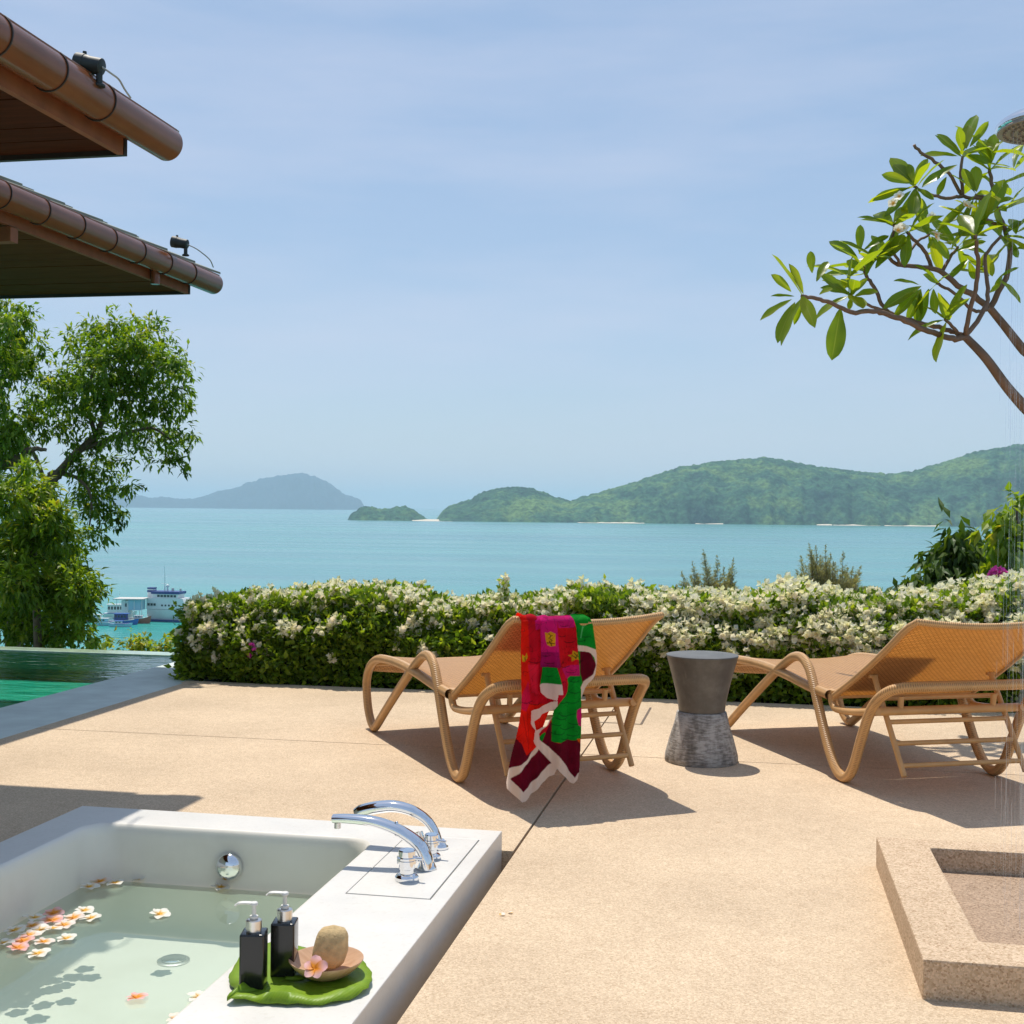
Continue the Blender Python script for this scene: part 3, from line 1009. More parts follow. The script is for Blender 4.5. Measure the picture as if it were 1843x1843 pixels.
def bottle(px, py, rz, label):
    b = G(px, py, RZ + .0065)
    o = thing('pump_bottle', label, 'bottle', b, rz, 'black pump bottles on the leaf')
    w, d, h = .0285, .0285, .128
    m = MB(); m.box(-w, w, -d, d, 0, h); m.build('bottle_body', M['bottle'], o, bevel=.005, seg=3, smooth=40, world=False)
    m = MB(); m.lathe([(.0175, h + .0005), (.0175, h + .006), (.0185, h + .0065), (.0185, h + .026), (.016, h + .028), (.010, h + .0285)], (0, 0, 0), 24); m.build('collar', M['steel'], o, smooth=40, world=False)
    m = MB(); m.lathe([(.0098, h + .029), (.0098, h + .036), (.005, h + .037), (.005, h + .060), (.009, h + .061), (.009, h + .066), (.007, h + .068)], (0, 0, 0), 18)
    m.tube(smooth_path([(0, 0, h + .0645), (-.02, 0, h + .066), (-.036, 0, h + .0645), (-.044, 0, h + .059)], 4), [.0062] * 9 + [.0045] * 4, 10, flat=(.6, 1))
    m.build('pump_head', M['pump'], o, smooth=50, world=False)


bottle(456, 1774, R_(12), 'black square pump bottle nearest the camera on the leaf')
bottle(511.5, 1752, R_(10), 'black square pump bottle farther back beside the wooden dish')
db = G(587, 1757, RZ + .008)
dish = tag(MB.build((lambda m: (m.lathe([(.0, .004), (.03, .0), (.036, .0), (.06, .012), (.080, .030), (.0885, .041), (.0885, .044), (.083, .041), (.058, .020), (.03, .010), (0, .009)], db, 40), m)[1])(MB()), 'soap_dish', M['wood'], smooth=50),
           'round shallow wooden dish holding a loofah on the leaf', 'dish')
# loofah
lc = db + Vector((.004, .012, .012))
mb = MB(); prof = []
rows = []
for k in range(13):
    t = k / 12
    zz = t * .102
    s_ = (1 - abs(2 * t - 1) ** 3.2) ** .42 if 0 < t < 1 else .12
    wob = 1 + .04 * math.sin(t * 7)
    row = []
    for j in range(22):
        a = 2 * math.pi * j / 22
        ca, sa = math.cos(a), math.sin(a)
        rx = math.copysign(abs(ca) ** .75, ca) * .041 * s_ * wob
        ry = math.copysign(abs(sa) ** .75, sa) * .030 * s_
        nn = 1 + .05 * noise.noise(Vector((ca * 2, sa * 2, t * 5)))
        row.append(Vector((lc.x + rx * nn + .012 * (t - .5), lc.y + ry * nn + .012 * t, lc.z + zz)))
    rows.append(row)
mb.sheet(rows, closed=True)
mb.add(rows[0], [tuple(range(22))[::-1]]); mb.add(rows[-1], [tuple(range(22))])
tag(mb.build('loofah', M['loofah'], smooth=80), 'tan loofah block standing upright in the wooden dish', 'loofah')


# ---- frangipani flowers
def petal_mesh(name, mat, cup=.35):
    m = MB(); rows = []
    for i in range(7):
        u = i / 6
        w = .215 * math.sin(math.pi * min(1, .06 + u * .88) ** 1.15) ** .8 + .015
        row = []
        for k in range(5):
            v = (k - 2) / 2
            tw = .05 * v
            row.append((u * .5, v * w + .05 * u, cup * .10 * math.sin(u * 2.2) + .03 * v * v - .08 * u ** 3 * cup + tw * .5))
        rows.append(row)
    vs = [p for r in rows for p in r]; fs, uv = [], []
    for i in range(6):
        for k in range(4):
            fs.append((i * 5 + k, i * 5 + k + 1, i * 5 + k + 6, i * 5 + k + 5)); uv.append([(i / 6, k / 4), (i / 6, (k + 1) / 4), ((i + 1) / 6, (k + 1) / 4), ((i + 1) / 6, k / 4)])
    m.add(vs, fs, uv)
    return m.mesh(name, mat, smooth=80)


PET = {k: petal_mesh('petal', M[k]) for k in ('petal_white', 'petal_pink', 'petal_peach')}


def flower(loc, size, kind, label, group=None, tilt=None):
    o = thing('frangipani_flower', label, 'flower', loc, 0, group)
    t = tilt or (random.uniform(-.12, .12), random.uniform(-.12, .12))
    o.rotation_euler = (t[0], t[1], .25 if tilt else random.uniform(0, 6.28))
    for k in range(5):
        p = link('petal', PET[kind], o)
        p.rotation_euler = (0, random.uniform(-.14, .0), 2 * math.pi * k / 5 + random.uniform(-.08, .08))
        p.scale = (size * random.uniform(.9, 1.08),) * 3
    return o


GF = 'frangipani flowers floating in the bath'
fl = [(790, 655, 'peach', 'peach tinted frangipani flower touching the back wall, top of the small back raft'), (930, 675, 'white', 'white frangipani flower at the right end of the small back raft'),
      (765, 698, 'white', 'white frangipani flower in the middle front of the small back raft'), (665, 690, 'peach', 'peach tinted frangipani flower at the back left of the small back raft'),
      (590, 725, 'white', 'white frangipani flower at the left end of the small back raft'),
      (1465, 728, 'white', 'white frangipani flower floating just under the chrome overflow cap'),
      (1060, 905, 'white', 'lone white frangipani flower floating in the middle of the bath'),
      (355, 900, 'pink', 'pink frangipani flower at the far edge of the big left raft'), (560, 882, 'white', 'white frangipani flower at the far right tip of the big left raft'),
      (490, 930, 'peach', 'peach frangipani flower left of the two white ones at the big raft tip'), (605, 932, 'white', 'white frangipani flower rightmost in the big left raft'),
      (230, 930, 'white', 'white frangipani flower against the left wall, farthest in the big raft'), (345, 948, 'pink', 'pink frangipani flower just in front of the far pink one in the big raft'),
      (215, 985, 'peach', 'peach frangipani flower by the left wall in the upper middle of the big raft'), (425, 978, 'peach', 'peach frangipani flower at the right side of the big raft middle'),
      (345, 1002, 'white', 'white frangipani flower in the centre of the big left raft'), (95, 1015, 'white', 'white frangipani flower alone by the left wall beside the big raft'),
      (190, 1045, 'peach', 'peach frangipani flower left of centre in the big raft'), (155, 1082, 'pink', 'pink frangipani flower at the lower left of the big raft'),
      (440, 1068, 'white', 'white frangipani flower drifting off the lower right of the big raft'), (290, 1090, 'peach', 'peach frangipani flower at the lower middle of the big raft'),
      (20, 1100, 'white', 'white frangipani flower cut by the left photo edge beside the raft'), (120, 1132, 'pink', 'pink frangipani flower nearest the left wall at the raft front'),
      (250, 1168, 'white', 'white frangipani flower nearest the camera in the big left raft'), (270, 1010, 'white', 'white frangipani flower between two peach ones in the raft middle'),
      (905, 1460, 'pink', 'lone pink frangipani flower floating near the front of the bath'),
      (1325, 1457, 'white', 'white frangipani flower floating by the deck edge near the leaf'),
      (1185, 1602, 'peach', 'peach frangipani flower cut by the photo bottom at the deck edge')]
for x, y, k, lab in fl:
    flower(G(x / 3.686, 1400 + y / 3.686, WZ + .006), random.uniform(.066, .076), 'petal_' + k, lab, GF)
flower(G(360 + 655 / 3.178, 1400 + 1090 / 3.178, RZ + .056), .058, 'petal_pink', 'pink and yellow frangipani flower on the front lip of the wooden dish', tilt=(.75, -.1))

for (px, py, rz_, lab) in ((899, 1646, .4, 'small pale fallen petal on the terrace right of the bath'), (921, 1643, 2.2, 'thin curled fallen petal on the terrace, right of the other petal')):
    fp_ = link('fallen_petal', PET['petal_white'])
    fp_.location = G(px, py, .004); fp_.rotation_euler = (.1, 0, rz_); fp_.scale = (.034, .030, .034)
    tag(fp_, lab, 'petal')

# ------------------------------------------------------------------ stone shower tray
tray = thing('shower_tray', 'square washed stone shower tray with a recessed basin', 'shower tray', (1.0, 3.78, 0))
x0, x1, y0, y1 = .425, 1.62, 3.195, 4.37
ix0, ix1, iy0, iy1 = .585, 1.46, 3.36, 4.262
bm = bmesh.new()
ri = rrect(ix0, ix1, iy0, iy1, .012, .1, 3)
ring_face([(x0, y0), (x1, y0), (x1, y1), (x0, y1)], [ri], .1)
for f in bm.faces:
    f.normal_update()
    if f.normal.z < 0: f.normal_flip()
me = bpy.data.meshes.new('x'); bm.to_mesh(me); bm.free()
mb = MB(); mb.add([tuple(v.co) for v in me.vertices], [tuple(p.vertices) for p in me.polygons]); bpy.data.meshes.remove(me)
oc = [(x0, y0), (x1, y0), (x1, y1), (x0, y1)]
mb.sheet([[(x, y, .0) for x, y in oc + oc[:1]], [(x, y, .1) for x, y in oc + oc[:1]]])
mb.sheet([[(p[0], p[1], .025) for p in ri + ri[:1]][::-1], [(p[0], p[1], .1) for p in ri + ri[:1]][::-1]])
mb.build('kerb_block', M['tray'], tray, bevel=.006)
mb = MB(); mb.add([(p[0], p[1], .026) for p in ri], [tuple(range(len(ri)))]); mb.build('tray_floor', M['wettray'], tray)

# overhead shower
HC = DP(1893, 233, 3.52)
sh = thing('overhead_shower', 'round chrome rain shower head on an arm over the stone tray', 'shower', (HC.x, HC.y, HC.z))
mb = MB(); mb.lathe([(.146, .0), (.150, .006), (.150, .016), (.142, .026), (.12, .040), (.085, .053), (.045, .062), (.03, .066), (.026, .10), (.022, .11)], HC, 40); mb.build('shower_head', M['chrome'], sh, smooth=50)
mb = MB(); mb.lathe([(.1455, -.003), (.1455, -.0005)], HC, 40); mb.build('spray_plate', simple('spray_plate_metal', (.42, .36, .31), .35, 1.0), sh)
mb = MB()
for k in range(7):
    for j in range(max(1, k * 7)):
        a = 2 * math.pi * j / max(1, k * 7)
        mb.lathe([(.0035, -.008), (.0042, -.0032)], HC + Vector((.021 * k * math.cos(a), .021 * k * math.sin(a), 0)), 6)
nz = mb.build('nozzles', simple('grey_rubber', (.20, .17, .15), .6), sh)
nz['kind'] = 'stuff'
ax_ = Vector((HC.x, HC.y, HC.z))
mb = MB(); mb.tube(smooth_path([ax_ + Vector((0, 0, .10)), ax_ + Vector((.02, 0, .16)), ax_ + Vector((.12, 0, .20)), ax_ + Vector((.62, 0, .20))], 6), .012, 12)
mb.tube([(ax_.x + .62, ax_.y, .10), (ax_.x + .62, ax_.y, ax_.z + .26)], .018, 12); mb.build('shower_column', M['chrome'], sh, smooth=50)
mb = MB()
for k in range(95):
    a = random.uniform(0, 6.283); r = .135 * math.sqrt(random.random())
    x, y = HC.x + r * math.cos(a), HC.y + r * math.sin(a)
    z = HC.z - .01
    while z > .05:
        ln = random.uniform(.05, .30)
        zz = max(z - ln, .03)
        mb.tube([(x, y, z), (x, y, zz)], random.uniform(.0005, .0010), 5)
        z = zz - random.uniform(.01, .22)
ws = tag(mb.build('shower_water', M['strand'], smooth=60), 'thin white streams of water falling from the shower head', 'water', kind='stuff')

# ------------------------------------------------------------------ roofs
def roof(kind, label, cat, XG, YEND, mats, n_strap, strap_y, xw, tile_n, tile_w):
    gx, gz, gr = XG - .083, 2.998, .083
    o = thing(kind, label, cat, (gx - 1.5, YEND - 4, 0))
    ylo = -3.0
    # half round gutter
    m = MB(); rows = []
    prof = [(math.cos(R_(a)), math.sin(R_(a))) for a in range(-205, 57, 9)]
    prof_in = [(c * .93, s * .93) for c, s in prof][::-1]
    full = prof + prof_in
    for y in (ylo, YEND + .03):
        rows.append([(gx + gr * c, y, gz + gr * s) for c, s in full] + [(gx + gr * full[0][0], y, gz + gr * full[0][1])])
    m.sheet(rows)
    m.tube([(gx + gr * .56, ylo, gz + gr * .83), (gx + gr * .56, YEND + .032, gz + gr * .83)], .006, 8)
    gut = m.build('gutter', M['gutter'], o, smooth=40)
    m = MB(); dsk = [(gx + gr * .985 * c, YEND + .026, gz + gr * .985 * s) for c, s in prof]; m.add(dsk, [tuple(range(len(dsk)))])
    m.build('end_cap', M['gutter'], o)
    for y in strap_y:
        m = MB()
        m.tube([(gx + (gr + .003) * c, y, gz + (gr + .003) * s) for c, s in prof[4:]], .0045, 6)
        m.build('gutter_strap', M['strap'], o, smooth=60)
    fx = gx - gr - .004
    m = MB(); m.box(fx - .03, fx, ylo, YEND - .252, 2.872, 3.06); m.build('fascia', M['fascia'], o)
    m = MB(); m.box(xw, fx + .004, YEND - .25, YEND - .22, 2.872, 3.06); m.build('end_fascia', M['strap'], o)
    # soffit planks run along X
    y = YEND - .252; pw = tile_w[1]
    while y > ylo + 1.0:
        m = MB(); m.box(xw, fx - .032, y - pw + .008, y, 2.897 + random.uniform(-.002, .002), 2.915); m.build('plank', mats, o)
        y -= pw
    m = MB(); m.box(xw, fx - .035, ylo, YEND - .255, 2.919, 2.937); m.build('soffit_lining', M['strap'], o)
    # hipped roof plane of tiles: eave rows as single tiles, the rest as one sheet
    sl = math.tan(R_(21))
    for row in range(2):
        y = YEND + .090 - .34 * row; k = 0
        while k < tile_n:
            w = tile_w[0]
            xa = gx + .035 - row * .30; xb = xa - .36
            za = 3.074 - (.022 if kind == 'villa' else 0) + row * .30 * sl + row * .012
            m = MB()
            q = -.012 * (k % 2)
            vs = [(xa, y - w + .004, za - .008), (xa, y - .004, za + .012), (xb, y - .004, za + .012 + .36 * sl), (xb, y - w + .004, za - .008 + .36 * sl)]
            vs2 = [(a, b, c + .017) for a, b, c in vs]
            m.add(vs + vs2, [(3, 2, 1, 0), (4, 5, 6, 7), (0, 1, 5, 4), (1, 2, 6, 5), (2, 3, 7, 6), (3, 0, 4, 7)])
            m.build('roof_tile', M['rooftile'], o)
            y -= w; k += 1
    m = MB()
    dx = gx - .4 - xw
    A = (gx - .24, YEND + .09, 3.108); B = (gx - .24, ylo, 3.108); C_ = (xw, ylo, 3.108 + (gx - .24 - xw) * sl); D = (xw, YEND + .02 - (gx - .24 - xw), 3.108 + (gx - .24 - xw) * sl); E_ = (xw, YEND + .09, 3.108)
    m.add([A, B, C_, D, E_], [(1, 0, 3, 2), (0, 4, 3)])
    m.build('roof_slope', M['rooftile'], o)
    return o, gx, gz, gr


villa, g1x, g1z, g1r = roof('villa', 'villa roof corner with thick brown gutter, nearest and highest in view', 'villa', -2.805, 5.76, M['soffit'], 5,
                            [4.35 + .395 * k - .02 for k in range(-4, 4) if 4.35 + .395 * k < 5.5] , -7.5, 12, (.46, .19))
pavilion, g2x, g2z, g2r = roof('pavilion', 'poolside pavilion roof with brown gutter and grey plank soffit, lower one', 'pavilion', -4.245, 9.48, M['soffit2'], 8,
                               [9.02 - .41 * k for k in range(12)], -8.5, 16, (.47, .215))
mb = MB(); mb.box(-7.3, -4.9, -2.9, 4.6, 0.0, 2.865); mb.build('wall', M['plaster'], villa)
for (x, y) in ((-8.2, 9.0), (-8.2, 3.5)):
    mb = MB(); mb.box(x - .08, x + .08, y - .08, y + .08, -1.3, 2.865); mb.build('post', M['fascia'], pavilion)
# a rafter end, and the outlet stub of the pavilion gutter
bp = DP(12, 478, 7.55)
mb = MB(); mb.obox((bp.x - .35, bp.y, 2.82), (.40, 0, 0), (0, .04, 0), (0, 0, .045)); mb.build('beam', M['fascia'], pavilion, bevel=.004)
op = 8.60
mb = MB(); mb.lathe([(.033, -.06), (.033, .05)], (g2x - .05, op, g2z - g2r - .02), 16); mb.build('outlet', M['gutter'], pavilion, smooth=40)


def spotlight(px, py, d, label, cab):
    c = DP(px, py, d)
    o = thing('spotlight', label, 'spotlight', c, 0, 'spotlights on the gutters')
    rt = CAM_R @ Vector((1, 0, 0)); up = Vector((0, 0, 1)); fw = CAM_R @ Vector((0, 0, -1))
    ax = (rt * -1 + up * .22 + fw * .15).normalized()          # beam direction
    m = MB(); m.lathe([(.030, -.070), (.036, -.066), (.037, -.01), (.040, .0), (.040, .012), (.043, .014), (.043, .052), (.040, .052), (.039, .03), (.0, .03)], c, 24, ax); m.build('lamp_body', M['spot'], o, smooth=40)
    m = MB(); m.lathe([(.0385, .028), (.0385, .033)], c, 24, ax); m.build('lens', M['glass'], o)
    m = MB(); m.tube([c + ax * .015 + up * .04, c + ax * .015 + up * .054], .009, 8); m.tube([c + ax * .02 + up * .0, c + ax * .02 + up * .045], .046, 18, caps=True) if False else None
    m.build('thumb_screw', M['spot'], o, smooth=50)
    st = c - ax * .055
    m = MB(); m.tube([st - up * .02, st - up * .075], .014, 10); m.lathe([(.026, 0), (.026, .008), (.018, .014)], st - up * .088, 16); m.build('stem', M['spot'], o, smooth=40)
    m = MB()
    Pc = [c - ax * .068] + [DP(x, y, d + .06 * k) for k, (x, y) in enumerate(cab)]
    m.tube(smooth_path(Pc, 6), .0045, 8); m.build('cable', M['cable'], o, smooth=60)
    return o


spotlight(158, 116, 5.42, 'black spotlight with looped cable on the nearer upper gutter', [(200, 132), (214, 143), (224, 160), (235, 176)])
spotlight(322, 437, 9.35, 'small black spotlight with curled cable near the end of the lower gutter', [(352, 447), (366, 457), (378, 468), (384, 481)])

# ------------------------------------------------------------------ side table
tb = G(1262, 1369)
st = thing('side_table', 'hourglass grey stone side table between the two loungers', 'side table', tb)
WZ_ = .238
mb = MB(); mb.lathe([(.171, 0), (.174, .006), (.173, .03), (.152, .11), (.130, .18), (.118, WZ_ - .004), (.113, WZ_)], tb, 56); mb.build('lower_drum', M['stone_rough'], st, smooth=40)
mb = MB(); mb.lathe([(.1085, WZ_ + .001), (.110, WZ_ + .004), (.114, .28), (.128, .345), (.147, .42), (.1685, .496), (.1715, .503), (.170, .507), (.164, .508)], tb, 56); mb.build('upper_drum', M['stone'], st, smooth=40)

# ------------------------------------------------------------------ loungers
HWID = .375
def loung_side(s):
    """s=+1 left, -1 right; the tube from the hinge over the foot loop, the arm, the rear leg to the rear bar"""
    y = HWID * s
    pts = [(.16, y * .97, .362), (.35, y * .98, .375), (.55, y, .398), (.80, y, .413), (1.05, y, .410), (1.25, y, .392), (1.39, y, .340), (1.455, y, .27), (1.462, y, .20), (1.425, y, .10), (1.365, y, .040), (1.305, y, .022), (1.255, y, .045),
           (1.10, y, .145), (.90, y, .270), (.70, y, .392), (.58, y, .458), (.49, y, .497), (.41, y, .502), (.345, y, .470), (.30, y, .41), (.245, y, .31), (.185, y, .20), (.12, y, .10), (.06, y, .042), (0, y, .022), (-.05, y, .042),
           (-.095, y, .10), (-.15, y, .215), (-.215, y, .335), (-.275, y * .99, .405), (-.335, y * .95, .448), (-.375, y * .86, .468), (-.395, y * .70, .474), (-.40, y * .45, .475), (-.40, 0, .475)]
    return pts


def bar(m, a, b, r, n=10):
    a, b = Vector(a), Vector(b)
    m.tube([a + (b - a) * k / 6 for k in range(7)], r, n)


def back_pt(u, v):
    """u across (-1..1), v up (0..1) -> the woven back: slightly dished and curling at its top"""
    x = .135 - .635 * v
    z = .362 + .405 * v + .030 * math.sin(math.pi * v) * -.55
    curl = max(0, v - .86) / .14
    x -= .012 * curl ** 2; z += -.012 * curl ** 2
    z -= .022 * (1 - u * u) * v
    x += -.010 * (1 - u * u) * v
    return Vector((x, u * (.352 - .018 * v), z))


def build_lounger(loc, rot, label):
    o = thing('sun_lounger', label, 'sun lounger', loc, rot, 'woven sun loungers on the terrace')
    for s in (1, -1):
        m = MB(); m.tube(smooth_path(loung_side(s), 5), .0225, 14, caps=False); m.build('side_frame', M['weave_tube'], o, smooth=60, world=False)
    # seat sling
    m = MB(); rows = []; L = 0; uvr = []
    sec = smooth_path([(.15, 0, .370), (.35, 0, .385), (.55, 0, .405), (.80, 0, .420), (1.05, 0, .420), (1.22, 0, .405), (1.36, 0, .368), (1.43, 0, .31)], 5)
    prev = None
    for p in sec:
        L += (p - prev).length if prev else 0; prev = p
        rows.append([(p.x, y, p.z - .022 * (1 - (y / .36) ** 2)) for y in np.linspace(-.362, .362, 9)]); uvr.append(L)
    nrow = len(rows)
    for i in range(nrow - 1):
        for k in range(8):
            m.add([rows[i][k], rows[i][k + 1], rows[i + 1][k + 1], rows[i + 1][k]], [(0, 1, 2, 3)], [[(k * .09, uvr[i]), ((k + 1) * .09, uvr[i]), ((k + 1) * .09, uvr[i + 1]), (k * .09, uvr[i + 1])]])
    q = m.build('seat', M['seat_sling'], o, world=False)
    bmm = bmesh.new(); bmm.from_mesh(q.data); bmesh.ops.remove_doubles(bmm, verts=bmm.verts, dist=1e-5)
    for f in bmm.faces: f.smooth = True
    bmm.to_mesh(q.data); bmm.free()
    md = q.modifiers.new('thick', 'SOLIDIFY'); md.thickness = .010; md.offset = 0
    # back sling
    m = MB(); NU, NV = 13, 22
    for i in range(NV):
        for k in range(NU):
            u0, u1, v0, v1 = -1 + 2 * k / NU, -1 + 2 * (k + 1) / NU, i / NV, (i + 1) / NV
            m.add([back_pt(u0, v0), back_pt(u0, v1), back_pt(u1, v1), back_pt(u1, v0)], [(0, 1, 2, 3)], [[(u0 * .352 + 2, v0 * .79), (u0 * .352 + 2, v1 * .79), (u1 * .352 + 2, v1 * .79), (u1 * .352 + 2, v0 * .79)]])
    q = m.build('backrest', M['sling'], o, world=False)
    bmm = bmesh.new(); bmm.from_mesh(q.data); bmesh.ops.remove_doubles(bmm, verts=bmm.verts, dist=1e-5)
    for f in bmm.faces: f.smooth = True
    bmm.to_mesh(q.data); bmm.free()
    md = q.modifiers.new('thick', 'SOLIDIFY'); md.thickness = .012; md.offset = 0
    edge = [back_pt(1, v) for v in np.linspace(0, 1, 16)] + [back_pt(u, 1) for u in np.linspace(.9, -.9, 13)] + [back_pt(-1, v) for v in np.linspace(1, 0, 16)]
    m = MB(); m.tube(edge, .0145, 10); m.build('back_frame', M['weave_tube'], o, smooth=60, world=False)
    m = MB(); bar(m, back_pt(-1, 0), back_pt(1, 0), .014); m.build('hinge_bar', M['tube'], o, smooth=60, world=False)
    for s in (1, -1):
        m = MB(); m.tube(smooth_path([(.165, s * .352, .365), (.150, s * .352, .325), (.105, s * .352, .305), (-.05, s * .352, .318), (-.245, s * .352, .350)], 5), .0165, 10); m.build('lower_rail', M['tube'], o, smooth=60, world=False)
        m = MB(); m.obox((.165, s * .345, .362), (.03, 0, 0), (0, .014, 0), (0, 0, .024)); m.build('hinge_block', M['tube'], o, bevel=.006, world=False)
    m = MB(); bar(m, (-.21, -.352, .345), (-.21, .352, .345), .019); m.build('rear_crossbar', M['tube'], o, smooth=60, world=False)
    m = MB(); bar(m, (.80, -.37, .385), (.80, .37, .385), .016); m.build('seat_crossbar', M['tube'], o, smooth=60, world=False)
    m = MB(); bar(m, (1.30, -.37, .365), (1.30, .37, .365), .016); m.build('foot_crossbar', M['tube'], o, smooth=60, world=False)
    # adjuster ladder
    yl = .288
    top = back_pt(.82, .36)
    def lad(z):
        t = (top.z - z) / (top.z - .12)
        return top.x + (-.335 - top.x) * t
    for s in (1, -1):
        m = MB(); m.tube([(lad(z), s * yl, z) for z in (top.z - .01, .45, .3, .2, .095)], .0125, 10); m.build('ladder_rail', M['tube'], o, smooth=60, world=False)
        m = MB(); bar(m, (top.x, s * (yl - .016), top.z - .010), (top.x, s * (yl + .022), top.z - .010), .0095); m.build('pivot_pin', M['tube'], o, smooth=60, world=False)
        m = MB(); m.tube([(-.215, s * .225, .408), (-.213, s * .225, .38), (-.21, s * .225, .345)], .013, 8); m.build('notch_bracket', M['tube'], o, smooth=60, world=False)
    for z in (.392, .300, .218, .135):
        m = MB(); bar(m, (lad(z), -yl, z), (lad(z), yl, z), .0105); m.build('rung', M['tube'], o, smooth=60, world=False)
    return o


def mid(a, b):
    return (G(*a) + G(*b)) / 2


L1P = mid((822, 1406), (1106, 1388)); L1R = R_(123.4)
L2P = mid((1512, 1409), (1792, 1394)); L2R = R_(114.5)
lounger = build_lounger(L1P, L1R, 'woven tan sun lounger with the colourful towel over its raised back')
lounger2 = copy_tree(lounger)
lounger2.location = L2P
lounger2.rotation_euler = (0, 0, L2R)
lounger2['label'] = 'woven tan sun lounger right of the grey stone table, its back bare'

# ---- lavender cloth on the second lounger
def loc2world(loc, rot, p):
    return Matrix.Translation(loc) @ Matrix.Rotation(rot, 4, 'Z') @ Vector(p)


mb = MB(); rows = []
nrm_b = Vector((.405, 0, .665)).normalized()
for i in range(19):
    v = .10 + .50 * i / 18
    row = []
    for k in range(13):
        u = .25 + .70 * k / 12
        p = back_pt(u, v) + nrm_b * (.012 + .040 * math.sin(math.pi * i / 18) ** .6 * math.sin(math.pi * min(1, (k + 1.5) / 13)) ** .5 + .004 * math.sin(k * 1.7 + i))
        row.append(loc2world(L2P, L2R, p))
    rows.append(row)
mb.sheet(rows)
lv = tag(mb.build('folded_towel', M['lavender'], smooth=70), 'pale lavender folded towel lying on the right lounger', 'towel')
md = lv.modifiers.new('thick', 'SOLIDIFY'); md.thickness = .012; md.offset = 1

# ---- printed towel over the first lounger
tl = loc2world(L1P, L1R, back_pt(1, 1)); tr_ = loc2world(L1P, L1R, back_pt(-1, 1))
wdir = (tr_ - tl); wdir.z = 0; wdir.normalize()
tn = Vector((wdir.y, -wdir.x, 0))
if tn.dot(CAM_C - tl) < 0: tn = -tn
tp0 = tl + tn * .022


def inside(poly, X, Y):
    r = np.zeros(X.shape, bool)
    n = len(poly)
    for i in range(n):
        (xa, ya), (xb, yb) = poly[i], poly[(i + 1) % n]
        if ya == yb: continue
        c = ((ya > Y) != (yb > Y)) & (X < (xb - xa) * (Y - ya) / (yb - ya) + xa)
        r ^= c
    return r


def srgb(r, g_, b):
    f = lambda c: ((c / 255 + .055) / 1.055) ** 2.4 if c > 10 else c / 255 / 12.92
    return (f(r), f(g_), f(b))


RED, CRIM, MAG, PURP = srgb(232, 28, 12), srgb(205, 14, 40), srgb(214, 22, 120), srgb(165, 12, 95)
GRN, DGRN, MAR, WHT, YEL, BLK = srgb(8, 150, 40), srgb(4, 70, 28), srgb(105, 6, 34), srgb(240, 222, 208), srgb(218, 165, 25), srgb(45, 8, 20)


def arc(cx, cy, r, w=5, a0=20, a1=160, sq=.45):
    o_ = []
    for a in np.linspace(a0, a1, 10): o_.append((cx + r * math.cos(R_(a)), cy + r * sq * math.sin(R_(a))))
    for a in np.linspace(a1, a0, 10): o_.append((cx + (r - w) * math.cos(R_(a)), cy + (r * sq - w) * math.sin(R_(a))))
    return o_


LAY = []
# right short flap
LAY.append((0.0, [(700, 138), (760, 126), (850, 130), (885, 155), (905, 220), (922, 400), (926, 530), (905, 640), (850, 720), (790, 862), (760, 850), (745, 400), (735, 260)], GRN, [
    ([(700, 120), (760, 120), (760, 390), (850, 402), (930, 432), (930, 900), (700, 900)], GRN),
    ([(790, 450), (870, 450), (920, 560), (880, 650), (815, 740), (790, 640)], MAR),
    ([(740, 388), (850, 402), (930, 432), (930, 500), (905, 482), (860, 452), (740, 440)], WHT),
    ([(868, 452), (935, 470), (935, 640), (880, 760), (770, 900), (780, 770), (820, 706), (884, 640), (916, 566), (905, 500)], WHT),
    (arc(830, 300, 60, 6), DGRN), (arc(800, 340, 50, 6), DGRN), ([(795, 330), (815, 230), (835, 200), (850, 215), (825, 245), (805, 335)], srgb(90, 200, 120))]))
# left long panel
LAY.append((.010, [(274, 150), (480, 150), (500, 600), (545, 860), (420, 1200), (400, 1270), (565, 1430), (548, 1512), (300, 1746), (265, 1752), (155, 1642), (148, 1590), (170, 1450), (205, 1200), (240, 900), (258, 500)], RED, [
    ([(335, 140), (600, 140), (600, 900), (335, 900), (350, 500)], CRIM),
    ([(390, 140), (470, 140), (460, 240), (400, 260)], MAG),
    ([(330, 560), (420, 560), (430, 820), (360, 800)], srgb(225, 30, 60)),
    ([(230, 840), (330, 700), (345, 880), (290, 960), (225, 930)], srgb(215, 20, 70)),
    ([(140, 1180), (205, 1195), (250, 1245), (300, 1345), (420, 1270), (600, 1400), (300, 1800), (100, 1700)], MAR),
    ([(270, 470), (300, 490), (320, 455), (330, 500), (295, 535), (268, 530)], YEL),
    ([(292, 495), (298, 495), (303, 530), (297, 530)], BLK), ([(310, 480), (314, 482), (306, 520), (302, 518)], BLK),
    (arc(390, 520, 60, 5), BLK), (arc(300, 860, 70, 5), BLK), (arc(380, 880, 60, 5), BLK), ([(250, 960), (256, 958), (330, 1290), (322, 1290)], srgb(190, 15, 8)), ([(300, 950), (306, 950), (330, 1250), (324, 1250)], srgb(190, 15, 8)),
    ([(394, 1262), (500, 1200), (640, 1400), (560, 1560), (260, 1800), (100, 1660), (140, 1560), (168, 1468), (240, 1425), (300, 1390), (345, 1338)], WHT),
    ([(182, 1560), (275, 1666), (534, 1414), (412, 1288), (376, 1345), (340, 1388), (290, 1432)], MAR)]))
